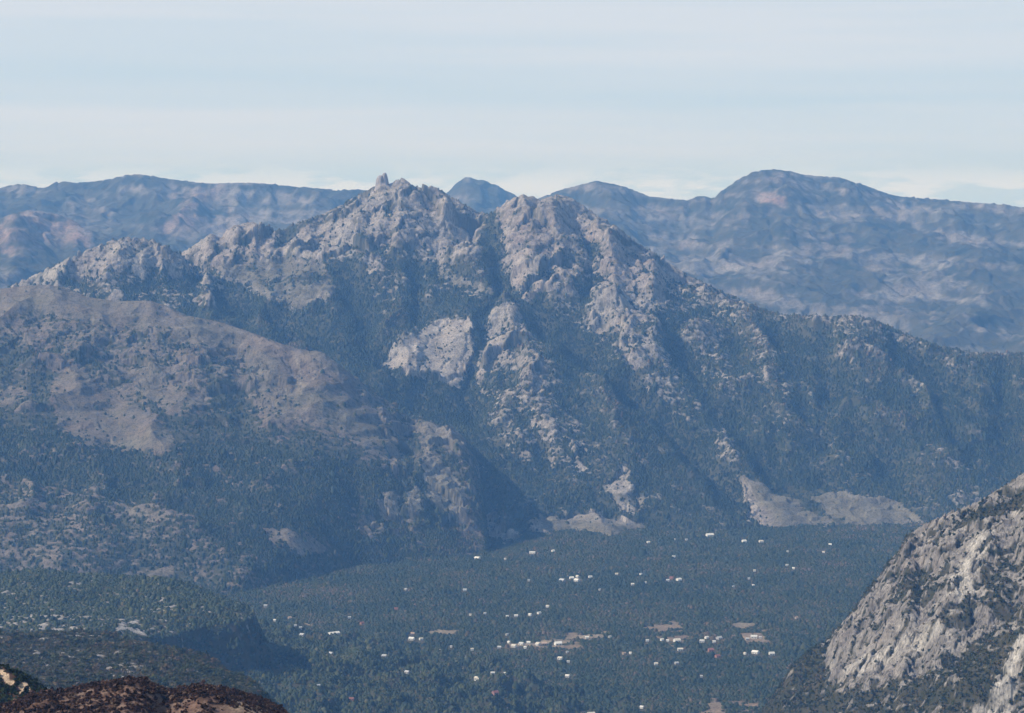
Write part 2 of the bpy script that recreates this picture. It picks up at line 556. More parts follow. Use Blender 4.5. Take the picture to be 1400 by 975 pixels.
def main_mountain():
    g = Grid(-130, 1530, 1160, np.concatenate([np.arange(6150, 8750, 3.4), np.arange(8755, 9350, 12)]))
    R = [
        (pts([(-260, 440, 7850), (0, 396, 8000), (60, 370, 8100), (110, 345, 8150), (175, 324, 8200), (215, 330, 8250), (245, 348, 8330), (290, 318, 8420), (345, 303, 8450), (382, 318, 8480), (440, 294, 8500), (490, 268, 8550), (530, 250, 8620), (590, 254, 8650), (620, 270, 8650), (668, 294, 8640), (690, 280, 8540), (715, 267, 8480), (760, 267, 8480), (810, 290, 8400), (870, 331, 8300), (940, 376, 8200), (1000, 405, 8100), (1060, 428, 8050), (1110, 431, 8000), (1195, 438, 7920), (1280, 472, 7900), (1400, 483, 7900), (1650, 492, 7900)]), 0.62, 300),
        # under the left summit
        (pts([(60, 370, 8100), (40, 400, 7950), (20, 440, 7750)]), 0.6, 150),
        (pts([(175, 324, 8200), (215, 375, 8020), (270, 420, 7850), (330, 450, 7720), (400, 470, 7550)]), 0.5, 150),
        (pts([(345, 303, 8450), (372, 352, 8250), (430, 385, 8080), (470, 400, 7960), (520, 450, 7750)]), 0.5, 150),
        (pts([(490, 268, 8550), (440, 305, 8460), (400, 330, 8380), (362, 352, 8290)]), 0.75, 120),
        (pts([(530, 250, 8620), (520, 300, 8440), (505, 345, 8270), (520, 400, 8060), (500, 450, 7830)]), 0.6, 120),
        (pts([(595, 255, 8650), (600, 310, 8430), (620, 355, 8270), (655, 385, 8120), (692, 404, 8000)]), 0.6, 120),
        # central spur and its pale slab
        (pts([(692, 404, 8000), (702, 470, 7750), (722, 550, 7450), (745, 620, 7200), (800, 690, 6900), (850, 739, 6640)]), 0.62, 160),
        (pts([(692, 410, 7990), (640, 440, 7850), (580, 455, 7760), (530, 490, 7600)]), 0.75, 80),
        (pts([(640, 445, 7830), (638, 520, 7560), (660, 600, 7200), (680, 680, 6850), (690, 745, 6520)]), 0.6, 120),
        # right summit and the slopes under it
        (pts([(715, 267, 8480), (700, 330, 8270), (715, 395, 8060)]), 0.8, 100),
        (pts([(775, 268, 8470), (795, 330, 8290), (840, 368, 8180), (850, 430, 7970), (872, 485, 7780), (905, 545, 7540), (965, 615, 7280), (1030, 670, 7100), (1065, 713, 6930)]), 0.6, 150),
        (pts([(940, 376, 8200), (1000, 460, 7950), (1060, 550, 7650), (1130, 640, 7350), (1210, 706, 7070)]), 0.52, 160),
        (pts([(1060, 428, 8050), (1120, 510, 7760), (1190, 600, 7440), (1260, 680, 7180)]), 0.5, 160),
        (pts([(1195, 438, 7920), (1240, 520, 7700), (1295, 600, 7450), (1335, 685, 7230)]), 0.5, 160),
        (pts([(1400, 483, 7900), (1450, 590, 7550), (1490, 690, 7230)]), 0.5, 160),
    ]

    def base(X, Y):
        wx = X + 45 * fbm(X, Y, 420, 3, 21); wy = Y + 45 * fbm(X, Y, 420, 3, 22)
        z = ridge_union(wx, wy, R, 9, 0.94)
        return z
    g.Z = g.coarse(base, 3)
    h = np.clip((g.Z + 900) / 900, 0, 1.2)
    g.Z += (ridged(g.X, g.Y, 330, 4, 31) - 0.5) * 62 * sstep(0.0, 0.35, h)
    g.Z += fbm(g.X, g.Y, 120, 3, 32) * 9
    g.fit_crest(CREST_M, -900, smooth=25)
    cv = g.carve([
        ([(671, 296), (678, 330), (684, 370), (694, 395)], 55, 38),
        ([(705, 405), (745, 440), (800, 478), (850, 518), (900, 558), (925, 585), (980, 650), (1010, 690)], 55, 55),
        ([(684, 398), (660, 425), (650, 470), (642, 530), (655, 590)], 42, 46),
        ([(470, 350), (480, 400), (505, 460), (545, 520), (600, 560)], 45, 60),
        ([(300, 385), (370, 425), (440, 460), (500, 500)], 40, 50),
        ([(560, 350), (575, 400), (560, 440)], 28, 45),
        ([(905, 420), (930, 480), (980, 540), (1040, 620), (1060, 670)], 38, 50),
        ([(1090, 440), (1120, 500), (1180, 590), (1230, 660)], 34, 55),
        ([(1240, 470), (1290, 550), (1330, 640)], 34, 55),
        ([(745, 290), (755, 330), (750, 360), (740, 400)], 26, 26),
        ([(800, 300), (808, 340), (812, 380), (795, 420)], 30, 28),
        ([(690, 500), (715, 560), (740, 640)], 18, 30),
        ([(845, 400), (858, 450), (880, 520)], -26, 45),
        ([(692, 404), (700, 450), (722, 540), (770, 640)], -30, 55),
        ([(600, 300), (612, 330), (640, 360), (690, 402)], -22, 40),
        ([(1000, 410), (1040, 500), (1100, 590)], -22, 50),
    ])
    cvx = np.clip(convex(g) + cv / 30, -1.6, 1.6)
    foot(g, [(-300, 770), (400, 770), (480, 776), (600, 764), (720, 760), (790, 758), (880, 742), (1000, 733), (1100, 730), (1250, 724), (1700, 706)])
    bare = cover(g, 0.11, [
        (0.34, 12, [(640, 470), (720, 440), (800, 560), (815, 650), (760, 650), (690, 620), (635, 560)]),
        (0.21, 14, [(1000, 405), (1110, 432), (1135, 480), (1060, 560), (1010, 640), (950, 600)]),
        (0.44, 14, [(800, 440), (930, 395), (1000, 405), (1040, 440), (1005, 530), (960, 570), (900, 560), (850, 500)]),
        (0.16, 16, [(1000, 410), (1060, 430), (1180, 470), (1180, 560), (1120, 620), (1040, 560), (1000, 500)]),
        (0.30, 8, [(1130, 445), (1200, 445), (1250, 470), (1200, 480)]),
        (0.62, 6, [(0, 400), (60, 370), (110, 345), (175, 320), (225, 330), (262, 352), (300, 372), (330, 410), (290, 430), (180, 412), (90, 395), (40, 420), (-140, 480), (-140, 440)]),
        (0.42, 8, [(90, 372), (200, 372), (300, 380), (330, 420), (280, 430), (180, 415), (110, 395)]),
        (0.95, 5, [(80, 368), (110, 343), (175, 318), (225, 330), (256, 350), (262, 372), (230, 374), (190, 366), (150, 372), (110, 375)]),
        (0.97, 4, [(245, 347), (290, 315), (345, 300), (382, 314), (372, 345), (350, 358), (320, 362), (280, 362)]),
        (0.85, 5, [(300, 362), (335, 354), (400, 354), (440, 358), (452, 372), (468, 395), (450, 408), (405, 422), (370, 408), (330, 388)]),
        (0.1, 4, [(340, 362), (378, 386), (374, 402), (362, 386)]),
        (0.15, 3, [(380, 385), (420, 372), (462, 380), (420, 384), (385, 395)]),
        (0.93, 5, [(362, 354), (400, 322), (440, 300), (480, 272), (515, 247), (560, 238), (610, 256), (650, 284), (668, 292), (674, 330), (655, 350), (610, 352), (560, 345), (530, 336), (500, 348), (440, 352)]),
        (0.1, 3, [(362, 350), (400, 318), (420, 312), (398, 328), (372, 348)]),
        (0.1, 3, [(455, 296), (488, 268), (486, 280), (465, 296)]),
        (0.15, 4, [(528, 285), (540, 300), (530, 305), (520, 292)]),
        (0.10, 5, [(660, 300), (676, 292), (684, 310), (682, 372), (695, 400), (670, 392), (650, 372), (656, 330)]),
        (0.55, 8, [(520, 335), (570, 340), (640, 352), (610, 360), (555, 352), (525, 352)]),
        (0.80, 5, [(504, 350), (522, 350), (526, 385), (508, 390), (500, 372)]),
        (0.30, 9, [(530, 350), (590, 360), (620, 400), (570, 405), (500, 420), (480, 390)]),
        (0.62, 5, [(585, 362), (610, 365), (650, 388), (690, 404), (655, 400), (610, 385)]),
        (0.95, 5, [(680, 292), (700, 266), (730, 262), (770, 262), (800, 280), (850, 312), (900, 350), (945, 378), (930, 392), (900, 372), (865, 350), (830, 352), (800, 372), (780, 372), (765, 400), (720, 408), (684, 382), (678, 330)]),
        (0.92, 6, [(800, 282), (870, 328), (945, 376), (965, 394), (930, 402), (880, 374), (840, 374), (800, 384), (770, 400), (755, 360), (790, 335)]),
        (0.35, 6, [(800, 332), (828, 322), (838, 345), (812, 358)]),
        (0.40, 6, [(752, 372), (800, 374), (815, 420), (800, 450), (760, 440), (735, 412)]),
        (0.95, 4, [(808, 402), (838, 372), (872, 366), (925, 368), (938, 385), (918, 405), (905, 420), (880, 424), (866, 436), (858, 452), (838, 448), (820, 462), (806, 448)]),
        (0.7, 4, [(845, 440), (860, 440), (853, 490), (842, 485)]),
        (-0.2, 8, [(232, 416), (300, 424), (400, 436), (470, 430), (520, 470), (570, 530), (600, 560), (540, 560), (470, 510), (420, 482), (340, 456), (250, 432)]),
        (1.3, 7, [(514, 498), (545, 470), (570, 452), (602, 440), (626, 434), (648, 442), (645, 480), (638, 500), (634, 532), (606, 522), (570, 512), (535, 507)]),
        (0.85, 5, [(648, 470), (656, 430), (690, 403), (706, 412), (716, 440), (722, 462), (690, 478), (660, 520), (640, 545), (646, 500)]),
        (0.70, 5, [(775, 602), (790, 606), (802, 640), (790, 644)]),
        (1.1, 5, [(846, 640), (860, 648), (874, 680), (870, 704), (852, 702), (830, 668)]),
        (0.6, 5, [(692, 560), (702, 575), (700, 610), (690, 600)]),
        (0.55, 6, [(980, 590), (1000, 570), (1000, 620), (975, 615)]),
        (1.2, 4, [(1004, 652), (1048, 664), (1100, 694), (1150, 718), (1070, 726), (1026, 710)]),
        (1.2, 4, [(1110, 680), (1160, 676), (1215, 684), (1272, 714), (1180, 722), (1136, 704)]),
        (0.8, 5, [(1170, 672), (1250, 710), (1240, 712)]),
        (0.8, 4, [(1298, 680), (1312, 668), (1322, 690), (1305, 696)]),
        (0.6, 5, [(1290, 628), (1340, 640), (1310, 642)]),
        (1.15, 4, [(722, 708), (770, 702), (800, 698), (850, 708), (894, 726), (830, 736), (770, 750), (738, 734)]),
        (1.1, 4, [(650, 708), (682, 712), (720, 744), (668, 746)]),
    ])
    bare = bare + cvx * 0.2 * np.clip(bare * 4, 0, 1) * (1 - sstep(0.7, 0.9, bare)) - 0.5 * sstep(12, 40, -cv) * (bare < 0.999)
    tone = cover(g, 0.25, [(0.6, 20, [(690, 280), (900, 340), (940, 380), (800, 380), (690, 400)]), (0.5, 15, [(240, 350), (345, 300), (385, 315), (330, 365)]),
                           (0.35, 15, [(300, 360), (450, 355), (470, 400), (400, 425)])], seed=40)
    tone = np.clip(tone + 0.3 * fbm(g.X, g.Y, 160, 4, 41), 0, 1)
    pale = cover(g, 0.12, [(0.28, 9, [(524, 494), (565, 452), (628, 436), (646, 446), (632, 528), (570, 512)]),
                           (0.6, 5, [(362, 354), (400, 338), (440, 345), (400, 353)]), (0.7, 5, [(40, 385), (75, 360), (95, 375), (60, 392)]),
                           (0.5, 6, [(712, 362), (742, 352), (748, 380), (720, 390)]), (0.45, 4, [(845, 400), (860, 380), (862, 440), (850, 480)]),
                           (0.0, 8, [(300, 362), (335, 354), (440, 358), (468, 395), (405, 422), (370, 408)]),
                           (0.0, 8, [(1010, 656), (1262, 712), (1070, 722)])], seed=50)
    pale = np.clip(pale + 0.25 * fbm(g.X, g.Y, 60, 3, 51), 0, 1)
    Q = g.arc()
    n = 0.5 * fbm(g.X, Q * 0.8, 70, 3, 60) + 0.75 * fbm(g.X, Q, 19, 3, 61)
    u = uni(n, 0.45)
    rock = sstep(-0.14, 0.14, bare - u)
    smoothm = cover(g, 0.0, [(1, 8, [(300, 362), (335, 354), (440, 358), (468, 395), (405, 422), (370, 408)]), (1, 8, [(1010, 656), (1262, 690), (1262, 716), (1070, 722)]), (1, 6, [(726, 705), (888, 720), (770, 746)]), (1, 5, [(590, 362), (690, 404), (610, 385)])])
    # bare rock is blocky and broken
    f1, c1 = facets(g.X + 10 * fbm(g.X, Q, 50, 2, 71), Q * 0.62, 78, 72, 0.55)
    f2, c2 = facets(g.X + 4 * fbm(g.X, Q, 20, 2, 73), Q * 0.7, 30, 74, 0.6)
    f3, c3 = facets(g.X, Q * 0.8, 13, 78, 0.6)
    f0, c0 = facets(g.X - 0.35 * Q + 18 * fbm(g.X, Q, 110, 2, 84), Q * 0.5, 170, 85, 0.6)
    big = sstep(0.45, 0.85, bare) * (1 - smoothm)
    g.Z += big * (1 - 0.75 * sstep(1.0, 1.15, bare)) * (0.26 * f0 + 0.26 * f1 + 0.24 * f2 + 0.28 * f3 + 8 * fbm(g.X, Q, 130, 3, 70)) + (1 - big) * 0.25 * f2
    solid = sstep(1.0, 1.2, bare)
    bare = np.minimum(bare, 1.0)
    crk = (1 - 0.8 * solid) * np.clip(0.75 * c0 * sstep(-0.3, 0.2, fbm(g.X, Q, 90, 2, 88)) + 0.9 * c1 * sstep(-0.25, 0.25, fbm(g.X, Q, 60, 2, 79)) + 0.7 * c2 * sstep(0.0, 0.4, fbm(g.X, Q, 45, 2, 80)), 0, 1)
    rock = rock * (1 - crk * (1 - smoothm))
    g.Z -= big * 4 * c1 + (0.3 - rock) * 2.0
    g.fit_crest(CREST_M, -500, 1.5, 19)
    return g, rock, tone, pale, bare, smoothm, cvx


CREST_L = [(-260, 380), (-100, 388), (0, 395), (40, 390), (65, 389), (90, 394), (120, 406), (160, 412), (205, 411), (232, 420), (255, 431), (300, 440), (345, 455), (385, 470), (412, 478), (440, 481), (458, 494), (475, 507), (500, 525), (530, 548), (560, 573), (585, 578), (610, 584), (636, 594), (650, 622), (662, 655), (676, 700), (700, 745), (740, 770)]


def left_ridge():
    g = Grid(-130, 760, 800, np.concatenate([np.arange(5350, 7250, 3.0), np.arange(7260, 7700, 14)]))
    R = [
        (pts([(-300, 375, 7250), (0, 393, 7150), (80, 392, 7150), (140, 410, 7100), (210, 413, 7100), (250, 430, 7050), (340, 455, 7000), (412, 479, 6950), (440, 483, 6900), (475, 507, 6900), (520, 545, 6850), (570, 574, 6780), (640, 596, 6690), (664, 660, 6580), (700, 745, 6480)]), 0.5, 250),
        (pts([(-60, 390, 7150), (-40, 460, 6900), (0, 520, 6700), (60, 580, 6480)]), 0.5, 150),
        (pts([(65, 392, 7150), (70, 470, 6880), (130, 540, 6660), (200, 590, 6480), (235, 615, 6380)]), 0.5, 130),
        (pts([(145, 410, 7100), (215, 470, 6890), (290, 545, 6640), (330, 590, 6470), (360, 650, 6270)]), 0.5, 130),
        (pts([(345, 455, 7000), (385, 540, 6720), (420, 620, 6450), (440, 690, 6260), (470, 765, 6130)]), 0.5, 130),
        (pts([(440, 483, 6900), (480, 570, 6640), (530, 640, 6450), (570, 690, 6380), (600, 750, 6300)]), 0.55, 120),
        (pts([(600, 578, 6740), (606, 640, 6590), (615, 690, 6480), (622, 740, 6400)]), 0.8, 80),
        # low speckled hill in front
        (pts([(-300, 590, 6400), (0, 640, 6150), (110, 668, 6050), (220, 700, 5950), (320, 745, 5850), (410, 790, 5800)]), 0.33, 500),
        (pts([(0, 640, 6150), (60, 740, 5750), (100, 800, 5550)]), 0.3, 300),
        (pts([(220, 700, 5950), (280, 770, 5720), (320, 810, 5600)]), 0.3, 300),
    ]

    def base(X, Y):
        wx = X + 40 * fbm(X, Y, 380, 3, 121); wy = Y + 40 * fbm(X, Y, 380, 3, 122)
        return ridge_union(wx, wy, R, 9, 0.92)
    g.Z = g.coarse(base, 3)
    h = np.clip((g.Z + 900) / 600, 0, 1)
    g.Z += (ridged(g.X, g.Y, 300, 3, 131) - 0.5) * 34 * sstep(0.05, 0.35, h)
    g.Z += fbm(g.X, g.Y, 90, 3, 132) * 6
    g.fit_crest(CREST_L, -900, smooth=41)
    cvx = convex(g)
    foot(g, [(-300, 830), (330, 812), (400, 796), (480, 778), (600, 765), (660, 758), (720, 752), (900, 740)])
    bare = cover(g, 0.14, [
        (0.80, 14, [(-140, 385), (60, 385), (210, 408), (345, 452), (440, 480), (500, 530), (560, 590), (540, 640), (470, 600), (400, 580), (330, 560), (250, 560), (180, 540), (120, 470), (-140, 470)]),
        (0.55, 14, [(100, 410), (220, 440), (330, 480), (360, 530), (300, 540), (180, 500), (60, 450), (-140, 440)]),
        (0.97, 8, [(-140, 384), (60, 388), (140, 408), (210, 410), (255, 428), (345, 453), (440, 480), (486, 516), (440, 520), (330, 488), (210, 448), (60, 425), (-140, 430)]),
        (0.15, 8, [(10, 470), (60, 500), (90, 560), (70, 590), (-140, 600), (-140, 520)]),
        (0.92, 7, [(60, 480), (110, 500), (160, 530), (200, 560), (240, 600), (232, 618), (190, 618), (130, 610), (95, 600), (70, 560), (80, 520)]),
        (0.7, 6, [(0, 524), (30, 528), (40, 550), (20, 560), (-30, 550)]),
        (0.85, 10, [(140, 490), (210, 510), (260, 540), (240, 560), (190, 540)]),
        (0.15, 7, [(275, 490), (320, 520), (360, 590), (320, 600), (290, 560)]),
        (0.95, 7, [(370, 470), (440, 482), (490, 520), (470, 530), (390, 530), (380, 500)]),
        (0.75, 8, [(400, 540), (480, 545), (560, 580), (545, 620), (480, 585), (420, 575)]),
        (0.75, 6, [(380, 560), (405, 565), (405, 598), (376, 600)]),
        (0.95, 2, [(401, 488), (408, 490), (420, 562), (415, 566)]),
        (0.85, 6, [(525, 555), (560, 575), (640, 582), (634, 606), (590, 610), (575, 640), (552, 600)]),
        (0.08, 3, [(548, 592), (574, 592), (574, 614), (550, 616)]),
        (1.15, 4, [(582, 622), (600, 640), (626, 660), (640, 690), (628, 708), (600, 700), (586, 680)]),
        (1.1, 4, [(556, 676), (578, 672), (576, 700), (560, 710)]),
        (1.05, 4, [(515, 680), (545, 676), (545, 700), (518, 702)]),
        (0.7, 5, [(494, 705), (520, 712), (548, 728), (520, 736), (490, 722)]),
        (0.85, 5, [(360, 722), (395, 722), (450, 745), (452, 760), (410, 756), (366, 742)]),
        (0.28, 16, [(-140, 630), (0, 640), (120, 665), (230, 690), (330, 740), (380, 790), (300, 800), (-140, 810)]),
        (0.42, 10, [(-40, 640), (60, 680), (120, 720), (80, 790), (-140, 800)]),
        (0.65, 7, [(150, 685), (235, 700), (225, 718), (170, 705)]),
        (0.85, 3, [(168, 782), (238, 780), (240, 790), (170, 791)]),
        (0.5, 5, [(270, 630), (300, 640), (340, 665), (320, 668)]),
    ])
    bare = bare + cvx * 0.2
    tone = cover(g, 0.38, [(0.85, 14, [(60, 470), (240, 600), (190, 620), (90, 600)]), (0.8, 14, [(370, 465), (500, 520), (420, 600), (370, 600)]), (0.2, 12, [(510, 550), (650, 580), (650, 720), (500, 740)]),
                           (0.35, 16, [(-140, 640), (230, 690), (380, 790), (-140, 810)])], seed=140)
    tone = np.clip(tone + 0.28 * fbm(g.X, g.Y, 120, 4, 141), 0, 1)
    pale = cover(g, 0.0, [(0.6, 2, [(402, 488), (408, 490), (420, 562), (415, 566)]), (0.35, 6, [(360, 720), (455, 745), (410, 760)]), (0.9, 5, [(582, 622), (626, 660), (640, 690), (628, 708), (600, 705), (515, 705), (515, 678), (556, 672)]), (0.3, 5, [(525, 555), (640, 582), (590, 610)]),
                          (0.1, 10, [(-140, 640), (230, 690), (380, 790), (-140, 810)])], seed=150)
    pale = np.clip(pale + 0.15 * fbm(g.X, g.Y, 50, 3, 151), 0, 1)
    Q = g.arc()
    n = 0.45 * fbm(g.X, Q * 0.8, 60, 3, 160) + 0.8 * fbm(g.X, Q * 0.8, 17, 3, 161)
    rock = sstep(-0.16, 0.16, bare - uni(n, 0.45))
    cl = cover(g, 0.0, [(1, 5, [(520, 560), (650, 575), (650, 720), (480, 735), (540, 660)]), (0.5, 10, [(-140, 430), (200, 440), (470, 510), (400, 560), (120, 520)])])
    f1, c1 = facets(g.X + 8 * fbm(g.X, Q, 50, 2, 171), Q * 0.7, 60, 172, 0.5)
    f2, c2 = facets(g.X, Q * 0.75, 24, 174, 0.6)
    g.Z += (0.03 + 0.5 * cl) * f1 + (0.05 + 0.3 * cl) * f2 + (rock - 0.3) * 1.5
    hq = 42.0
    zz = (g.Z + 14 * fbm(g.X, g.Y, 260, 3, 177)) / hq
    fr = zz - np.floor(zz)
    band = sstep(-0.1, 0.35, fbm(g.X, g.Y, 300, 2, 178)) * sstep(-800, -700, g.Z)
    g.Z += band * hq * 0.28 * (sstep(0.35, 0.65, fr) - fr)
    g.fit_crest(CREST_L, -600, 1.5, 25)
    return g, rock, tone, pale, bare, cvx


def far_range(px0, px1, Ys, R, crest, seed, bare0, polys, tpolys, zb=-700, step=2.2, pk=60, lo=None, hi=None):
    g = Grid(px0, px1, int((px1 - px0) / step), Ys)

    def base(X, Y):
        wx = X + 90 * fbm(X, Y, 900, 3, seed + 1); wy = Y + 90 * fbm(X, Y, 900, 3, seed + 2)
        return ridge_union(wx, wy, R, 25)
    g.Z = g.coarse(base, 3)
    g.Z += (ridged(g.X, g.Y, 800, 5, seed + 3, 0.42) - 0.5) * 70
    g.Z += fbm(g.X, g.Y, 260, 4, seed + 4) * 14
    g.Z += (ridged(g.X, g.Y, 170, 3, seed + 5) - 0.5) * pk * 0.35
    g.fit_crest(crest, zb, 1.6, 7, lo, hi)
    fa, ca = facets(g.X + 30 * fbm(g.X, g.Y, 200, 2, seed + 20), g.Y * 0.6, 240, seed + 21, 0.5)
    fb, cb = facets(g.X, g.Y * 0.6, 90, seed + 25, 0.5)
    g.Z += 0.08 * fa + 0.10 * fb
    g.fit_crest(crest, zb, 1.6, 17, lo, hi)
    bare = cover(g, bare0, polys, 7, seed + 6)
    tone = np.clip(cover(g, 0.08, tpolys, 7, seed + 7) + 0.25 * fbm(g.X, g.Y, 400, 4, seed + 8), 0, 1)
    n = 0.6 * fbm(g.X * 0.8, g.Y * 0.45, 420, 5, seed + 9, 0.6) + 0.5 * fbm(g.X, g.Y * 0.6, 55, 3, seed + 10) + 0.8 * fbm(g.X * 0.2, g.Z * 1.6 + 0.1 * g.X, 130, 3, seed + 12)
    rock = sstep(-0.3, 0.3, bare - uni(n, 0.42)) * 0.66 * (1 - 0.5 * ca)
    pale = np.clip(0.15 + 0.4 * fbm(g.X, g.Y, 150, 3, seed + 11), 0, 1)
    return g, dict(rock=rock, tone=tone, pale=pale)


# far mountain on the right
CREST_FR = [(600, 330), (690, 290), (745, 268), (762, 261), (780, 256), (800, 251), (815, 247), (830, 250), (850, 254), (870, 261), (885, 268), (910, 271), (942, 274), (950, 269), (965, 268), (975, 272), (985, 262), (1000, 252), (1015, 242), (1030, 235), (1048, 232), (1065, 232), (1080, 234), (1095, 238), (1120, 241), (1145, 242), (1165, 248), (1185, 254), (1205, 262), (1225, 268), (1250, 270), (1290, 273), (1330, 277), (1370, 279), (1400, 284), (1500, 290), (1700, 300)]
g_fr, a_fr = far_range(560, 1560, np.concatenate([np.arange(9600, 15400, 11), np.arange(15420, 17500, 60)]), [
    (pts([(560, 340, 15600), (690, 290, 15400), (762, 261, 15200), (815, 247, 15000), (885, 268, 14900), (942, 275, 14800), (985, 262, 14800), (1048, 231, 14800), (1100, 238, 14900), (1150, 243, 15000), (1225, 268, 15000), (1300, 273, 14900), (1400, 283, 14800), (1700, 300, 14800)]), 0.42, 900),
    (pts([(815, 247, 15000), (830, 300, 13900), (880, 340, 13100), (930, 400, 12200)]), 0.32, 500),
    (pts([(1048, 231, 14800), (1010, 300, 13800), (970, 345, 13000), (930, 370, 12500), (900, 420, 11900)]), 0.34, 400),
    (pts([(1048, 231, 14800), (1070, 300, 13700), (1060, 360, 12700), (1040, 420, 11800), (1010, 470, 11200)]), 0.32, 500),
    (pts([(1150, 243, 15000), (1180, 300, 13900), (1200, 360, 12800), (1180, 420, 11900), (1200, 470, 11200)]), 0.30, 500),
    (pts([(1250, 271, 15000), (1290, 320, 13900), (1330, 350, 13000), (1350, 400, 12200), (1300, 450, 11400)]), 0.30, 500),
    (pts([(1400, 283, 14800), (1420, 340, 13500), (1440, 400, 12400), (1420, 470, 11200)]), 0.30, 500)],
    CREST_FR, 300, 0.30,
    [(0.5, 10, [(880, 330), (1000, 320), (1110, 330), (1110, 440), (1000, 410), (930, 380)]), (0.18, 12, [(760, 262), (880, 268), (980, 275), (1000, 310), (900, 330), (820, 300)]),
     (0.12, 8, [(1090, 290), (1200, 300), (1280, 340), (1240, 350), (1130, 320)]), (0.15, 12, [(1300, 340), (1420, 345), (1420, 480), (1340, 400)]),
     (0.5, 8, [(1060, 270), (1200, 262), (1260, 290), (1150, 300), (1070, 290)]), (0.45, 8, [(1180, 395), (1360, 390), (1350, 410), (1200, 412)]),
     (0.97, 3, [(1030, 266), (1050, 262), (1078, 268), (1076, 278), (1045, 279), (1032, 276)]), (0.75, 3, [(1280, 320), (1330, 328), (1370, 338), (1365, 343), (1320, 335), (1285, 326)]), (0.75, 3, [(1200, 345), (1240, 343), (1235, 350), (1200, 352)]),
     (0.8, 3, [(930, 328), (945, 322), (960, 338), (1010, 322), (1005, 335), (960, 350), (935, 342)])],
    [(0.85, 4, [(1028, 262), (1080, 264), (1078, 281), (1032, 280)])])
# far range on the left
CREST_FL = [(-300, 262), (-60, 262), (0, 257), (12, 254), (30, 251), (45, 255), (62, 257), (72, 251), (85, 248), (105, 250), (130, 248), (150, 245), (165, 241), (185, 238), (205, 240), (225, 244), (250, 247), (275, 250), (290, 251), (320, 250), (345, 250), (375, 252), (400, 255), (430, 257), (460, 260), (490, 259), (510, 261), (560, 275), (640, 330)]
g_fl, a_fl = far_range(-170, 640, np.concatenate([np.arange(11000, 15800, 12), np.arange(15820, 17500, 60)]), [
    (pts([(-300, 262, 15600), (0, 257, 15500), (85, 248, 15400), (185, 238, 15300), (290, 251, 15200), (400, 255, 15200), (500, 260, 15200), (640, 320, 15300)]), 0.42, 900),
    (pts([(290, 251, 15200), (270, 270, 14600), (235, 295, 13900), (205, 330, 13200), (180, 370, 12400)]), 0.36, 400),
    (pts([(85, 248, 15400), (60, 290, 14200), (20, 330, 13300)]), 0.32, 500),
    (pts([(400, 255, 15200), (420, 300, 14000), (380, 330, 13200)]), 0.3, 500)],
    CREST_FL, 400, 0.26,
    [(0.5, 8, [(270, 260), (290, 252), (400, 258), (470, 262), (400, 300), (260, 330), (200, 330), (240, 290)]), (0.12, 10, [(100, 300), (230, 300), (190, 330), (120, 330)])],
    [(0.6, 10, [(240, 270), (300, 255), (260, 330), (200, 330)])])
# lower pinkish hill in front of it
g_fn, a_fn = far_range(-170, 330, np.concatenate([np.arange(10200, 13300, 10), np.arange(13320, 14500, 60)]), [
    (pts([(-250, 300, 13000), (0, 300, 12900), (40, 288, 12800), (80, 294, 12800), (115, 312, 12700), (140, 340, 12500), (240, 390, 12200)]), 0.5, 500),
    (pts([(40, 288, 12800), (30, 340, 11900), (10, 390, 11100)]), 0.4, 300),
    (pts([(100, 303, 12750), (110, 350, 11900), (100, 400, 11100)]), 0.4, 300)],
    [(-300, 305), (-80, 303), (0, 299), (20, 291), (40, 287), (62, 290), (80, 293), (100, 301), (118, 313), (150, 322), (200, 345), (330, 420)], 500, 0.15,
    [(0.75, 6, [(-170, 310), (0, 302), (40, 285), (85, 292), (118, 313), (122, 335), (80, 338), (30, 352), (-170, 360)])],
    [(0.8, 12, [(-170, 300), (120, 290), (125, 345), (-170, 360)])])
# small far peak between the two summits
g_fp, a_fp = far_range(540, 800, np.concatenate([np.arange(14500, 17300, 14), np.arange(17320, 18500, 60)]), [
    (pts([(560, 290, 17200), (610, 258, 17100), (635, 243, 17000), (660, 246, 17000), (685, 257, 17000), (720, 275, 17000), (800, 310, 17100)]), 0.5, 500),
    (pts([(640, 244, 17000), (660, 290, 15600)]), 0.4, 400)],
    [(540, 310), (590, 278), (612, 263), (618, 257), (623, 251), (631, 246), (635, 242), (645, 243), (650, 246), (662, 246), (668, 250), (682, 254), (690, 260), (700, 264), (715, 277), (760, 300), (800, 320)], 600, 0.2, [], [])

mn, mr, mt, mp, mbare, msm, mcv = main_mountain()
ln, lr, lt, lp, lbare, lcv = left_ridge()

#==MARK-BUILD==
g_fr.build('mountain', mat_far, a_fr, 'far blue-grey mountain with a pink scar under its rounded summit, at right')
g_fl.build('mountain_range', mat_far, a_fl, 'far hazy blue mountain range along the skyline at left')
g_fn.build('hill', mat_far, a_fn, 'far pinkish rocky hill in front of the hazy range at the left edge')
g_fp.build('mountain_peak', mat_far, a_fp, 'small far blue peak between the two rocky summits')
mn.build('rocky_mountain', mat_main, dict(rock=mr, tone=mt, pale=mp, heath=np.clip(msm * 1.0, 0, 0.95)), 'large central mountain with bare grey granite summits and forested lower slopes')
ln.build('mountain_ridge', mat_ridge, dict(rock=lr, tone=lt, pale=lp, heath=np.clip(0.55 + 0.5 * fbm(ln.X, ln.Y, 140, 3, 180), 0, 1) * sstep(0.3, 0.8, lbare)), 'reddish heath ridge with rock bands on the left in front of the granite mountain')


# valley floor
def valley_z(X, Y):
    z = -900 + 7 * fbm(X, Y, 700, 3, 201) + 2.5 * fbm(X, Y, 160, 2, 202)
    return z - 30 * (1 - sstep(3600, 3900, Y)) - 30 * sstep(7900, 8400, Y)


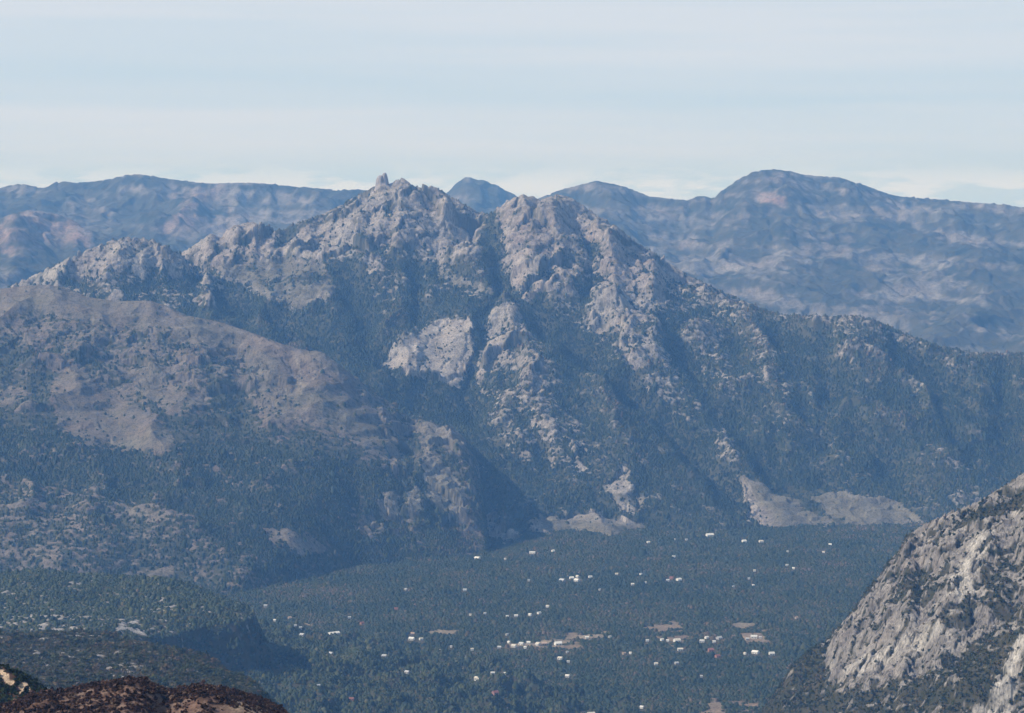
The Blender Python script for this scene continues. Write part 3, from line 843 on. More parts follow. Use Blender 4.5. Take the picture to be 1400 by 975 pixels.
gv = Grid(-280, 1680, 900, np.arange(3600, 8400, 6.0))
gv.Z = valley_z(gv.X, gv.Y)
vb = cover(gv, 0.06, [
    (0.36, 5, [(690, 873), (780, 868), (850, 866), (850, 880), (780, 888), (690, 890)]),
    (0.22, 5, [(850, 866), (1048, 864), (1048, 884), (850, 882)]),
    (0.35, 5, [(755, 783), (820, 781), (820, 795), (755, 796)]), (0.3, 5, [(395, 836), (425, 850), (425, 872), (395, 872)]),
    (0.95, 3, [(776, 872), (800, 866), (830, 865), (850, 870), (820, 872), (790, 875)]), (0.9, 3, [(696, 880), (735, 876), (775, 878), (760, 882), (700, 885)]),
    (0.85, 3, [(585, 868), (600, 862), (645, 866), (600, 870)]), (0.8, 3, [(995, 856), (1012, 850), (1030, 853), (1015, 860)]),
    (0.8, 3, [(400, 866), (420, 866), (422, 871), (402, 870)]), (0.7, 4, [(1015, 868), (1045, 868), (1045, 880), (1018, 880)]),
    (0.6, 4, [(975, 868), (995, 872), (990, 878), (970, 876)]), (0.5, 6, [(880, 850), (935, 845), (930, 860), (885, 862)]),
    (0.4, 8, [(960, 960), (1040, 955), (1040, 975), (920, 990)]), (0.4, 6, [(520, 950), (600, 955), (560, 970)]), (0.6, 3, [(575, 890), (598, 890), (595, 895), (578, 895)])], 5)
vn = uni(0.6 * fbm(gv.X, gv.Y, 150, 3, 210) + 0.6 * fbm(gv.X, gv.Y, 35, 3, 211), 0.42)
v_open = sstep(-0.1, 0.1, vb - vn)
v_tone = np.clip(0.4 + 0.4 * fbm(gv.X, gv.Y, 200, 3, 212), 0, 1)
gv.build('valley_floor', mat_valley, dict(rock=v_open, tone=v_tone, pale=np.clip(vb * 0.9 - 0.3, 0, 1)), 'flat wooded valley floor dotted with houses')
gnd = mesh_obj('ground', np.array([(-20000, -1500, -36), (20000, -1500, -36), (20000, 18700, -36), (-20000, 18700, -36)], float), np.array([[0, 1, 2, 3]]), mat_valley)
gnd['kind'] = 'structure'; gnd['label'] = 'dark wooded lowland beyond and around the valley'


# two wooded hills at lower left: a nearer flat top, and a bluff behind it
def wooded(px0, px1, n, Ys, edge, ztop, steep, hgt, skirt, seed, polys, dips=0):
    g = Grid(px0, px1, n, Ys)
    ep = np.array([((a - 700) / F * y, y) for a, y in edge])
    wx = g.X + 6 * fbm(g.X, g.Y, 60, 3, seed); wy = g.Y + 18 * fbm(g.X, g.Y, 110, 3, seed + 1)
    sd = sdist(wx, wy, ep)
    top = ztop(g) + 8 * fbm(g.X, g.Y, 240, 4, seed + 2) + 2 * fbm(g.X, g.Y, 40, 3, seed + 3)
    inner = np.clip(sd, 0, 90)
    top = top - dips * (1 - inner / 90) ** 2
    out = np.clip(-sd, 0, None)
    d0 = hgt / steep
    drop = np.where(out < d0, steep * out, hgt + skirt * (out - d0))
    g.Z = np.maximum(top - drop * (1 + 0.15 * fbm(g.X, g.Y, 60, 3, seed + 4)), -930)
    bare = cover(g, 0.12, polys, 5, seed + 5)
    n = uni(0.5 * fbm(g.X, g.Y, 60, 3, seed + 6) + 0.7 * fbm(g.X, g.Y, 14, 3, seed + 7), 0.42)
    rock = sstep(-0.1, 0.1, bare - n) * sstep(-25, 0, sd)
    tone = np.clip(0.15 + 0.45 * fbm(g.X, g.Y, 90, 3, seed + 8), 0, 1)
    pale = np.clip(0.4 + 0.4 * fbm(g.X, g.Y, 20, 2, seed + 9), 0, 1)
    g.Z += rock * 1.2
    return g, rock, tone, pale, sd


gh, hr, ht, hp, hsd = wooded(-130, 520, 640, np.arange(1950, 3150, 2.2),
    [(-900, 2960), (120, 2960), (190, 2900), (236, 2830), (270, 2720), (300, 2600), (330, 2490), (345, 2410), (335, 2300), (260, 2150), (100, 2050), (-900, 2000)],
    lambda g: -472 - 0.078 * (g.Y - 2400), 0.95, 60, 0.75, 221,
    [(0.33, 8, [(-130, 838), (60, 834), (150, 846), (250, 872), (220, 884), (60, 872), (-130, 876)]), (0.25, 8, [(30, 890), (180, 900), (180, 930), (60, 915)])], 10)
g2, hr2, ht2, hp2, hsd2 = wooded(-130, 900, 860, np.concatenate([np.arange(3400, 4720, 2.4), np.arange(4726, 5300, 8)]),
    [(-900, 4700), (90, 4690), (190, 4640), (240, 4570), (290, 4460), (325, 4340), (344, 4230), (340, 4160), (315, 4115), (275, 4075), (235, 4020), (200, 3960), (150, 3900), (-900, 3860)],
    lambda g: -684 - 0.014 * (g.Y - 4000), 2.2, 80, 0.20, 621,
    [(0.36, 7, [(-130, 836), (60, 833), (150, 844), (225, 850), (215, 868), (60, 866), (-130, 870)]), (0.22, 8, [(200, 820), (290, 835), (250, 850), (205, 840)]), (0.15, 8, [(-130, 790), (330, 790), (300, 810), (-130, 812)]), (0.2, 8, [(-130, 815), (100, 815), (200, 838), (100, 845), (-130, 838)])], 20)
gh.build('wooded_hill', mat_hill, dict(rock=hr, tone=ht, pale=hp), 'nearer flat green heath and woodland hilltop at lower left, in front of the shaded bluff')
g2.build('wooded_bluff', mat_hill, dict(rock=hr2, tone=ht2, pale=hp2), 'wooded flat-topped bluff at lower left whose rounded right end lies in deep shade')

# rocky slope on the right
CREST_R = [(940, 1040), (1025, 995), (1060, 948), (1082, 914), (1105, 889), (1130, 876), (1142, 862), (1160, 842), (1180, 815), (1195, 795), (1206, 784), (1214, 768), (1226, 757), (1238, 735), (1252, 724), (1265, 716), (1285, 707), (1300, 699), (1322, 692), (1340, 684), (1365, 669), (1382, 658), (1400, 646), (1480, 600), (1620, 520)]


def right_slope():
    g = Grid(930, 1580, 860, np.concatenate([np.arange(2450, 2900, 2.2), np.arange(2900, 3700, 1.3), np.arange(3702, 4500, 4.0)]))
    R = [
        (pts([(1700, 480, 3150), (1480, 600, 3260), (1400, 648, 3300), (1340, 685, 3340), (1265, 717, 3390), (1226, 758, 3440), (1180, 816, 3520), (1135, 876, 3600), (1098, 892, 3740), (1068, 935, 3900), (1040, 985, 4100)]), 0.95, 500),
        (pts([(1400, 648, 3300), (1370, 730, 3250), (1330, 800, 3220), (1290, 860, 3210), (1260, 930, 3200)]), 0.9, 200),
        (pts([(1265, 717, 3390), (1240, 790, 3370), (1200, 850, 3380), (1150, 925, 3420)]), 0.95, 200),
        (pts([(1540, 700, 2900), (1440, 800, 2930), (1395, 870, 2950), (1365, 920, 2960), (1330, 985, 2985), (1290, 1060, 3000)]), 1.0, 300),
        (pts([(1470, 690, 3180), (1430, 760, 3130), (1390, 830, 3110)]), 0.9, 200)]

    def base(X, Y):
        wx = X + 9 * fbm(X, Y, 120, 3, 241); wy = Y + 9 * fbm(X, Y, 120, 3, 242)
        return ridge_union(wx, wy, R, 5)
    g.Z = g.coarse(base, 2)
    Q = g.arc(1.4)
    g.Z += (ridged(g.X, Q * 0.6, 90, 4, 243) - 0.5) * 20
    g.fit_crest(CREST_R, -920, 1.0, 31)
    bare = cover(g, 0.10, [
        (0.80, 8, [(1128, 885), (1180, 812), (1226, 752), (1265, 712), (1400, 640), (1600, 500), (1600, 850), (1400, 850), (1330, 880), (1290, 915), (1220, 935), (1150, 945), (1130, 925)]),
        (0.45, 9, [(1335, 760), (1410, 760), (1600, 760), (1600, 860), (1400, 860), (1340, 830)]),
        (0.35, 8, [(1205, 790), (1262, 770), (1290, 800), (1262, 830), (1215, 830)]),
        (0.03, 4, [(1308, 722), (1318, 706), (1350, 690), (1400, 668), (1600, 590), (1600, 610), (1402, 686), (1360, 704), (1330, 712)]),
        (0.99, 4, [(1334, 735), (1344, 722), (1358, 728), (1350, 760), (1332, 785), (1330, 808), (1300, 818), (1306, 785)]),
        (0.95, 5, [(1280, 850), (1310, 820), (1330, 810), (1312, 850), (1290, 862)]),
        (0.92, 5, [(1140, 915), (1160, 900), (1190, 880), (1245, 860), (1252, 880), (1210, 915), (1170, 925)]),
        (0.90, 4, [(1268, 852), (1296, 850), (1260, 890), (1240, 912), (1232, 908)]),
        (0.16, 8, [(1150, 958), (1190, 945), (1250, 940), (1300, 912), (1350, 872), (1385, 880), (1360, 930), (1335, 985), (1100, 995), (1080, 970)]),
        (0.06, 6, [(1050, 920), (1100, 888), (1125, 890), (1135, 930), (1100, 960)]),
        (0.97, 4, [(1320, 990), (1352, 945), (1380, 900), (1400, 850), (1450, 780), (1600, 700), (1600, 780), (1400, 900), (1375, 985)]),
        (0.5, 6, [(1385, 985), (1400, 905), (1450, 850), (1600, 780), (1600, 1000)])], 6, 244)
    n = uni(0.55 * fbm(g.X, Q, 34, 3, 245) + 0.75 * fbm(g.X, Q, 10, 3, 246), 0.42)
    rock = sstep(-0.08, 0.08, bare - n)
    tone = np.clip(0.2 + 0.35 * fbm(g.X, g.Y, 60, 4, 247), 0, 1)
    pale = cover(g, 0.25, [(0.95, 5, [(1334, 735), (1344, 722), (1358, 728), (1350, 760), (1330, 808), (1300, 818), (1306, 785)]), (0.8, 6, [(1280, 850), (1330, 810), (1290, 862)]), (0.8, 6, [(1150, 920), (1245, 860), (1252, 880), (1170, 925)]),
                           (0.95, 5, [(1268, 852), (1296, 850), (1232, 908)]), (0.95, 6, [(1320, 990), (1400, 850), (1600, 700), (1600, 780), (1400, 900), (1375, 985)]), (0.0, 6, [(1200, 760), (1240, 740), (1260, 780), (1220, 800)])], 6, 248)
    pale = np.clip(pale + 0.35 * fbm(g.X, Q, 24, 3, 249), 0, 1)
    big = sstep(0.4, 0.8, bare)
    f1, c1 = facets(g.X - 0.5 * Q + 4 * fbm(g.X, Q, 20, 2, 250), Q * 0.45, 30, 253, 0.6)
    f2, c2 = facets(g.X - 0.5 * Q + 1.5 * fbm(g.X, Q, 8, 2, 251), Q * 0.5, 11, 256, 0.7)
    f3, c3 = facets(g.X, Q * 0.8, 4.6, 259, 0.7)
    g.Z += big * (fbm(g.X, Q * 0.7, 50, 3, 250) * 5 + 0.36 * f1 + 0.45 * f2 + 0.45 * f3 - 2.2 * c1) + (1 - big) * 0.3 * f2
    rock = rock * (1 - np.clip(1.0 * c1 * sstep(-0.3, 0.2, fbm(g.X, Q, 24, 2, 262)) + 0.8 * c2 * sstep(0.0, 0.35, fbm(g.X, Q, 18, 2, 263)), 0, 1))
    g.Z += rock * 1.2
    g.fit_crest(CREST_R, -800, 1.5, 25)
    return g, rock, tone, pale, bare


gr, rr_, rt, rp, rbare = right_slope()
gr.build('rocky_slope', mat_cliff, dict(rock=rr_, tone=rt, pale=rp), 'near steep pale granite slope with dark shrubs at the right edge')

# brown foreground hill
CREST_F = [(-300, 925), (-60, 930), (0, 966), (20, 958), (45, 949), (80, 944), (120, 938), (150, 933), (175, 929), (195, 931), (215, 938), (228, 944), (250, 941), (275, 937), (290, 938), (320, 944), (345, 951), (370, 960), (385, 968), (400, 978), (440, 1010), (520, 1080)]


def foreground():
    g = Grid(-150, 470, 620, np.concatenate([np.arange(520, 760, 0.7), np.arange(760.7, 800, 2.0)]))
    R = [(pts([(-300, 985, 700), (0, 964, 705), (45, 948, 710), (120, 938, 715), (185, 930, 715), (228, 944, 712), (285, 938, 708), (345, 951, 700), (400, 978, 690), (520, 1080, 660)]), 0.2, 400)]
    g.Z = ridge_union(g.X + 2 * fbm(g.X, g.Y, 20, 2, 261), g.Y, R, 2)
    g.Z += fbm(g.X, g.Y, 14, 4, 262) * 0.5
    g.fit_crest(CREST_F, -200, 1.0, 7)
    bare = cover(g, 0.45, [(0.9, 4, [(225, 962), (260, 956), (300, 964), (330, 968), (330, 1000), (200, 1000)]), (0.85, 4, [(325, 956), (350, 960), (372, 970), (350, 980), (320, 970)])], 4, 263)
    n = uni(0.6 * fbm(g.X, g.Y, 9, 3, 264) + 0.6 * fbm(g.X, g.Y, 2.5, 3, 265), 0.42)
    rock = sstep(-0.1, 0.1, bare - n)
    tone = np.clip(0.5 + 0.5 * fbm(g.X, g.Y, 12, 3, 266), 0, 1)
    pale = np.clip(cover(g, 0.05, [(0.5, 4, [(325, 956), (372, 970), (350, 980), (320, 970)]), (0.3, 3, [(205, 936), (225, 942), (235, 950), (215, 945)])], 4, 267) + 0.12 * fbm(g.X, g.Y, 3, 2, 268), 0, 1)
    return g, rock, tone, pale


gf, fr_, ft, fp = foreground()
gf.build('hilltop', mat_fore, dict(rock=fr_, tone=ft, pale=fp), 'near brown hilltop of dry heath in the bottom left corner')

# shrubby knoll with sandy rock, between the hilltop and the wooded hill
gk = Grid(-160, 130, 300, np.arange(840, 1060, 0.9))
gk.Z = ridge_union(gk.X, gk.Y, [(pts([(-200, 880, 990), (-40, 900, 975), (0, 910, 970), (40, 930, 960), (75, 955, 950), (130, 1000, 930)]), 0.45, 200)], 2)
gk.Z += fbm(gk.X, gk.Y, 16, 4, 271) * 0.9
gk.fit_crest([(-200, 880), (-40, 902), (0, 911), (20, 917), (40, 929), (60, 942), (80, 956), (130, 1000)], -300, 1.0, 7)
kb = cover(gk, 0.1, [(1, 1.2, [(-6, 914), (6, 916), (8, 920), (13, 922), (13, 929), (21, 931), (20, 934), (15, 938), (8, 934), (4, 927), (-8, 923)]), (1, 1.2, [(23, 934), (30, 935), (35, 931), (43, 943), (38, 946), (30, 949), (24, 951), (29, 944), (25, 938)])], 1.0, 272)
kr = sstep(0.35, 0.6, kb)
gk.build('knoll', mat_fore, dict(rock=kr, tone=0 * kb, pale=kr), 'small dark shrubby knoll with patches of pale sandy rock at the left edge')

#==MARK-TREES==
# ------------------------------------------------------------------ vegetation masses
def tint_of(X, Y, wl, seed, base=0.42, sd=0.17):
    r = np.random.default_rng(seed)
    return np.clip(base + 0.2 * fbm(X, Y, wl, 3, seed) + 0.12 * fbm(X, Y, wl * 0.25, 2, seed + 5) + r.normal(0, sd, len(X)), 0, 1)


# house list: px, py, width px, roof colour, label
HOUSES = []

HOUSES += [
    (456.4, 862, 20, 'w', 'largest long bright white shed, alone left of the valley centre'),
    (375.6, 844, 3.6, 'w', 'small white house just right of the shaded hill end'),
    (396, 840, 5.5, 't', 'pale tan house up and right of the shaded hill end'),
    (411, 859, 4.5, 'g', 'pale grey house between the shaded hill end and the long white shed'),
    (404, 856, 4, 'g', 'tiny grey house left of a pale grey house by the shaded hill end'),
    (413, 868, 7, 'g', 'low pale house on bare ground below the grey houses by the hill end'),
    (363, 825, 5.5, 'g', 'pale low house at the top edge of the shaded hill end'),
    (477.7, 840, 5, 'g', 'small pale house above and right of the long white shed'),
    (494.9, 849, 6, 'r', 'red-roofed house right of the long white shed'),
    (541.5, 828, 6, 'r', 'dull red-roofed house alone in the upper left woods of the valley'),
    (555, 805, 4, 'g', 'tiny pale house high in the left valley woods'),
    (635.4, 805.5, 6, 'w', 'white house alone left of the upper white farm cluster'),
    (652.6, 761, 9, 'w', 'white house at the foot of the mountain, left of the cleared slope'),
    (691, 762, 4, 'g', 'tiny grey house at the mountain foot below the cleared slope'),
    (643, 838, 3.5, 'w', 'leftmost tiny white house of a loose row in mid valley'),
    (663, 835, 4, 'w', 'tiny white house second in the loose row in mid valley'),
    (693.6, 840, 4, 'w', 'bright dot of a white house in the loose mid valley row'),
    (562.8, 872, 9, 'w', 'white house at the left end of the bare tan strip'),
    (575.6, 872, 6, 'w', 'white house beside the bare tan strip, right of its neighbour'),
    (564, 865.5, 6, 't', 'tan roof behind the two white houses by the bare tan strip'),
    (601, 886, 3.5, 'w', 'tiny white house below the bare tan strip'),
    (617, 882, 3.5, 'g', 'tiny grey house under the right half of the bare tan strip'),
    (645.6, 885.5, 5, 'w', 'small white house left of the main village row'),
    (682.6, 884, 6, 'g', 'tall pale house at the left end of the village row'),
    (696, 874.5, 4.5, 'w', 'small white house above the left end of the village row'),
    (693, 865, 4, 'g', 'tiny grey house set back behind the village row'),
    (452.6, 893.5, 7, 'g', 'pale grey house below the long white shed'),
    (525.6, 897, 8, 'g', 'pale grey house in woods right of and below the long white shed'),
    (557, 919, 8, 'g', 'square greyish house alone in the lower left woods'),
    (435, 937, 6, 'g', 'pale house among dark trees near the bottom left of the valley'),
    (652.6, 927.6, 9, 'w', 'white house in the lower middle of the valley'),
    (673.6, 920.6, 7, 'w', 'white house up and right of the lower middle white house'),
    (690.5, 920.6, 4, 'w', 'tiny white house right of the lower middle pair'),
    (480.8, 956, 8, 'r', 'pinkish red roof near the bottom left of the valley'),
    (677, 947, 10, 'r', 'dull red roof near the bottom middle of the valley'),
    (728, 753.7, 10, 'w', 'long white house at the edge of the valley under the cleared slope'),
    (756, 751.7, 5, 'w', 'tiny white house right below the tip of the cleared slope'),
    (886.4, 740, 5, 'w', 'small white house right of the cleared slope'),
    (921.8, 734, 3.5, 'w', 'tiny white house at the forest edge in upper mid valley'),
    (938.5, 734, 3.5, 'g', 'tiny grey house at the forest edge beside a white one'),
    (970.5, 727.5, 13, 'w', 'long thin white roof at the mountain foot, farthest in the valley'),
    (1017.4, 735.5, 7, 'w', 'white house at the mountain foot below the right hand clearing'),
    (1040.5, 735, 7, 'w', 'low white house right of another below the right hand clearing'),
    (921, 759.4, 5, 'w', 'lone white house in the upper right of the valley'),
    (781.5, 788.2, 7, 'w', 'white house on the left of the upper farm cluster'),
    (788.5, 791.4, 8, 'w', 'brightest white house at the front of the upper farm cluster'),
    (789.5, 785, 5, 'w', 'small white house at the back of the upper farm cluster'),
    (807, 785.5, 6, 'w', 'white house just right of the upper farm cluster'),
    (768.7, 791.7, 9, 'g', 'pale grey house left of the upper farm cluster'),
    (723, 792.7, 4, 'g', 'tiny pale house far left of the upper farm cluster'),
    (843, 781.7, 5, 'w', 'small white house between the farm cluster and the red-roofed one'),
    (876, 782.4, 4, 'w', 'tiny white house above a pair left of the red-roofed one'),
    (864.9, 797.8, 5, 'w', 'white house left and lower of a pair in the upper valley'),
    (882, 796, 4, 'w', 'small white house right of its pair in the upper valley'),
    (820, 805, 3.5, 'g', 'tiny grey house below the upper farm cluster'),
    (913, 793, 5, 'w', 'white house touching the red-roofed one in the upper valley'),
    (918, 789.8, 6, 'r', 'red-roofed house between two white ones in the upper valley'),
    (928, 791.4, 8, 'w', 'white house right of the upper red-roofed one'),
    (1031.5, 780.6, 4, 'w', 'tiny white house in the far right upper woods'),
    (1024, 791, 3.5, 'g', 'tiny grey house in the far right upper woods'),
    (1002.6, 800, 3.5, 'g', 'tiny grey house left of two others in the right upper woods'),
    (1030, 798.6, 3.5, 'w', 'tiny white house lowest of the right upper woods'),
    (748.7, 824, 5, 'w', 'small white house topmost of a diagonal four in mid valley'),
    (737, 835, 6, 'w', 'white house third along the diagonal four in mid valley'),
    (724.9, 838, 5, 'w', 'white house second along the diagonal four in mid valley'),
    (705.6, 839.6, 6, 'w', 'white house at the low left end of the diagonal four'),
    (702.6, 881.5, 8, 'w', 'white house first in the dense village row'),
    (713, 877.8, 8, 'w', 'large white house second in the dense village row'),
    (722.6, 876, 6, 'w', 'white house third in the dense village row'),
    (718, 883, 4.5, 'w', 'small white house in front of the dense village row'),
    (735.4, 878.8, 7, 'w', 'white house fourth in the dense village row'),
    (744, 878.5, 8, 't', 'tan roofed house between white ones in the village row'),
    (763, 879, 12, 'w', 'long white building at the right end of the village row'),
    (802.6, 871.4, 6, 'w', 'white house on the bare tan field'),
    (833.8, 870.6, 4, 'g', 'small grey house at the right tip of the tan field'),
    (885, 874.8, 5, 'w', 'small white house leftmost of the right hand village row'),
    (905, 873.7, 5, 'w', 'bright white house second in the right hand village row'),
    (913, 875.2, 4, 'w', 'tiny white house before the long one in the right row'),
    (925.6, 875.4, 11, 'w', 'long white building in the right hand village row'),
    (960, 876, 8, 'w', 'white house in front of a pair at the row end'),
    (966, 870.4, 6, 'w', 'white house behind a pair at the row end'),
    (976.4, 877, 5, 'w', 'small white house at the right end of the row'),
    (983, 872, 9, 'g', 'long pale shed behind the right end of the row'),
    (1030.8, 870.4, 11, 'w', 'big white building in the clearing at far right'),
    (1021.8, 872.8, 6, 'g', 'grey shed against the left of the big far right building'),
    (1039.7, 870.8, 4, 'g', 'small grey shed right of the big far right building'),
    (930, 889, 9, 'w', 'white house below the right hand village row'),
    (971.8, 890.4, 9, 'r', 'upper of two red roofs on the right of the valley'),
    (981, 898, 8, 'r', 'lower of two red roofs on the right of the valley'),
    (1032.8, 892.4, 11, 'w', 'long white house below the big far right building'),
    (1018.5, 894, 4, 'w', 'tiny white house left of the long one at far right'),
    (1055, 893.5, 9, 'w', 'white house rightmost, near the foot of the granite slope'),
    (853, 892, 5, 't', 'small tan house below the gap between the village rows'),
    (862, 891.4, 4, 'w', 'tiny white house right of the small tan one'),
    (766, 896, 8, 'w', 'white house below the long white building of the row'),
    (777, 900.4, 4.5, 'w', 'small white house lower right of another below the row'),
    (776, 920.6, 7, 'w', 'twin white house alone in the lower middle woods'),
    (775.5, 888.5, 3.5, 'g', 'tiny grey house just under the village row end'),
    (897, 907.6, 6, 'w', 'white house left of a pair in the lower right woods'),
    (925, 906.5, 6, 'g', 'pale house right of a pair in the lower right woods'),
    (959, 922.7, 4, 'g', 'tiny grey house among tall dark trees lower right'),
    (877.7, 966, 6, 'w', 'white house near the bottom edge, right of centre'),
    (808, 972, 13, 'w', 'long white roof at the bottom edge of the picture'),
    (787, 973.5, 8, 'w', 'white house on the bottom edge left of the long roof'),
    (763, 954, 4, 'g', 'tiny pale house near the bottom edge middle'),
    (1135, 741, 5, 'w', 'bright white house alone near the granite slope crest, upper right'),
    (1126, 752, 4, 'w', 'small white house just below the lone upper right one'),
    (1076, 772, 4, 'w', 'small white house at right, left of its neighbour below'),
    (1085, 777, 4, 'w', 'small white house lower of two in the right woods'),
    (1077, 752, 3.5, 'g', 'tiny grey house above two small white ones at right'),
    (1089, 841, 5, 't', 'lone tan house beside the lower flank of the granite slope'),
]


def forest(name, g, dens, spacing, size, label, seed, margin=30, base=0.42, sd=0.17, mat=mat_leaf, tmpl=None, wl=260, tvar=0.0, hfac=(0.6, 1.05), clear=None, tgrid=None):
    X, Y, Z = scatter(g, area_n(g, spacing), dens, margin, seed)
    if clear is not None:
        k = clear(X, Y); X, Y, Z = X[k], Y[k], Z[k]
    r = np.random.default_rng(seed + 1)
    sz = size * np.exp(r.normal(0, 0.34, len(X)))
    hh = sz * r.uniform(hfac[0], hfac[1], len(X))
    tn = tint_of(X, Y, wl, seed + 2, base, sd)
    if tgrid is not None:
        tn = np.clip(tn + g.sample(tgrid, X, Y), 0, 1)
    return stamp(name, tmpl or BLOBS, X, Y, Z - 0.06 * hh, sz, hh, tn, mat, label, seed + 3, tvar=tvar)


mh = sstep(-925, -915, mn.Z)
patch_m = 0.5 + 0.5 * sstep(0.2, 0.65, uni(fbm(mn.X, mn.arc(), 110, 4, 690), 0.42) - 0.25 * mcv)
veg_m = np.clip(1 - mr * 1.0, 0.018, 1) * mh * patch_m * np.where(msm > 0.5, 0.5, 1)
forest('mountain_forest', mn, veg_m * sstep(-20, -250, mn.Z) + 0.35 * veg_m * sstep(-250, -20, mn.Z), 4.5, 4.9, 'dark forest covering the slopes of the central mountain', 700, tgrid=mcv * 0.2, tmpl=TUFTS)
veg_l = np.clip(1 - lr * 1.05, 0.02, 1) * sstep(-925, -915, ln.Z)
low = cover(ln, 0.30, [(1.0, 12, [(-140, 560), (240, 615), (350, 600), (480, 640), (700, 640), (700, 800), (-140, 820)]), (0.55, 14, [(-140, 640), (120, 665), (330, 740), (380, 800), (-140, 820)])])
forest('ridge_forest', ln, veg_l * low, 4.4, 4.6, 'dark forest and scrub on the reddish left ridge', 720, tgrid=lcv * 0.18, tmpl=TUFTS)


def in_clear(X, Y):
    k = np.ones(len(X), bool)
    for hx, hy, hw in HOUSE_XY:
        k &= ~((np.abs(X - hx) < hw * 0.5 + 4) & (Y < hy + 8) & (Y > hy - 38))
    return k


vis_v = np.ones_like(gv.Z)
dens_v = np.clip(1 - v_open * 1.1, 0, 1) * (0.55 + 0.45 * sstep(0.25, 0.6, uni(fbm(gv.X, gv.Y, 120, 4, 281), 0.42))) * sstep(4150, 4250, gv.Y) * (1 - sstep(7300, 7400, gv.Y))
HOUSE_XY = []
for h in HOUSES:
    _, t_ = st(h[0], h[1]); y_ = -895.0 / t_
    s_, _ = st(h[0], h[1])
    HOUSE_XY.append((float(s_ * y_), float(y_), h[2] / F * y_))
forest('valley_forest', gv, dens_v, 4.5, 5.0, 'woodland of grey-green trees covering the valley floor', 740, 1e9, base=0.52, sd=0.19, clear=in_clear, tmpl=TUFTS, hfac=(0.42, 0.8), wl=180, tgrid=0.17 * fbm(gv.X, gv.Y, 420, 4, 745) + 0.16 * fbm(gv.X, gv.Y, 95, 3, 748))

# nearer trees: leafy crowns
dens_h = np.clip(1 - hr * 1.1, 0, 1) * np.where(hsd > -5, 0.62, 1.0) * sstep(-925, -915, gh.Z)
forest('hill_woodland', gh, dens_h, 4.2, 4.6, 'low green woodland and heath on the nearer flat hilltop', 760, 40, base=0.7, sd=0.2, mat=mat_leaf_near, tmpl=LEAFY, wl=120, tvar=0.1, hfac=(0.6, 1.1))
dens_h2 = np.clip(1 - hr2 * 1.1, 0, 1) * np.where(hsd2 > -5, 0.75, 1.0) * sstep(-925, -915, g2.Z) * sstep(3400, 3450, g2.Y)
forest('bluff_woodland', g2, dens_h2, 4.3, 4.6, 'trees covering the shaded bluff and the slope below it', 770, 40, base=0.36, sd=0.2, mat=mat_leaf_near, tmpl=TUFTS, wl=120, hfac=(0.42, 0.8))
dens_r = 0.8 * np.clip(1 - rr_ * 1.1, 0, 1) * sstep(-905, -890, gr.Z)
forest('slope_scrub', gr, dens_r, 2.8, 2.9, 'dark scrub between the rocks of the near granite slope', 780, 25, base=0.56, sd=0.24, mat=mat_leaf_near, tmpl=BUSH, wl=60, tvar=0.12, hfac=(0.5, 1.0))
forest('dry_brush', gf, np.clip(1 - fr_ * 0.75, 0, 1), 0.95, 1.1, 'brown dead brush covering the near hilltop', 800, 6, base=0.42, sd=0.22, mat=mat_brush, tmpl=BUSH, wl=12, tvar=0.12, hfac=(0.35, 0.8))
forest('knoll_scrub', gk, np.clip(1 - kr * 1.3, 0, 1), 1.5, 2.0, 'dark green scrub on the small knoll at the left edge', 820, 8, base=0.3, sd=0.15, mat=mat_leaf_near, tmpl=BUSH, wl=12, tvar=0.1, hfac=(0.5, 0.9))


# ------------------------------------------------------------------ houses
def flat_mat(name, col, var=0.15):
    m, nt, b = new_mat(name)
    v = ramp(nt, noise(nt, 0.6, 3), [(0.3, 1 - var), (0.7, 1.0)])
    nt.links.new(mix(nt, 1.0, col, v, 'MULTIPLY'), b.inputs['Base Color'])
    b.inputs['Roughness'].default_value = 0.7
    return m


roof_mats = dict(w=flat_mat('white_roof', (0.80, 0.78, 0.73)), g=flat_mat('grey_roof', (0.52, 0.53, 0.54)), r=flat_mat('red_roof', (0.27, 0.12, 0.095)), t=flat_mat('tan_roof', (0.50, 0.36, 0.27)))
wall_mats = dict(w=flat_mat('white_wall', (0.78, 0.77, 0.73)), g=flat_mat('grey_wall', (0.45, 0.44, 0.42)), r=flat_mat('brick_wall', (0.36, 0.20, 0.15)), t=flat_mat('tan_wall', (0.42, 0.34, 0.27)))
win_mat = flat_mat('dark_glass', (0.03, 0.035, 0.04))


roof_mats['c'] = flat_mat('cream_roof', (0.66, 0.61, 0.52)); roof_mats['d'] = flat_mat('dull_white_roof', (0.60, 0.60, 0.58))


def box_mesh(x0, x1, y0, y1, z0, z1):
    v = np.array([(x, y, z) for z in (z0, z1) for y in (y0, y1) for x in (x0, x1)], float)
    return v, np.array([(0, 2, 3, 1), (4, 5, 7, 6), (0, 1, 5, 4), (2, 6, 7, 3), (0, 4, 6, 2), (1, 3, 7, 5)])


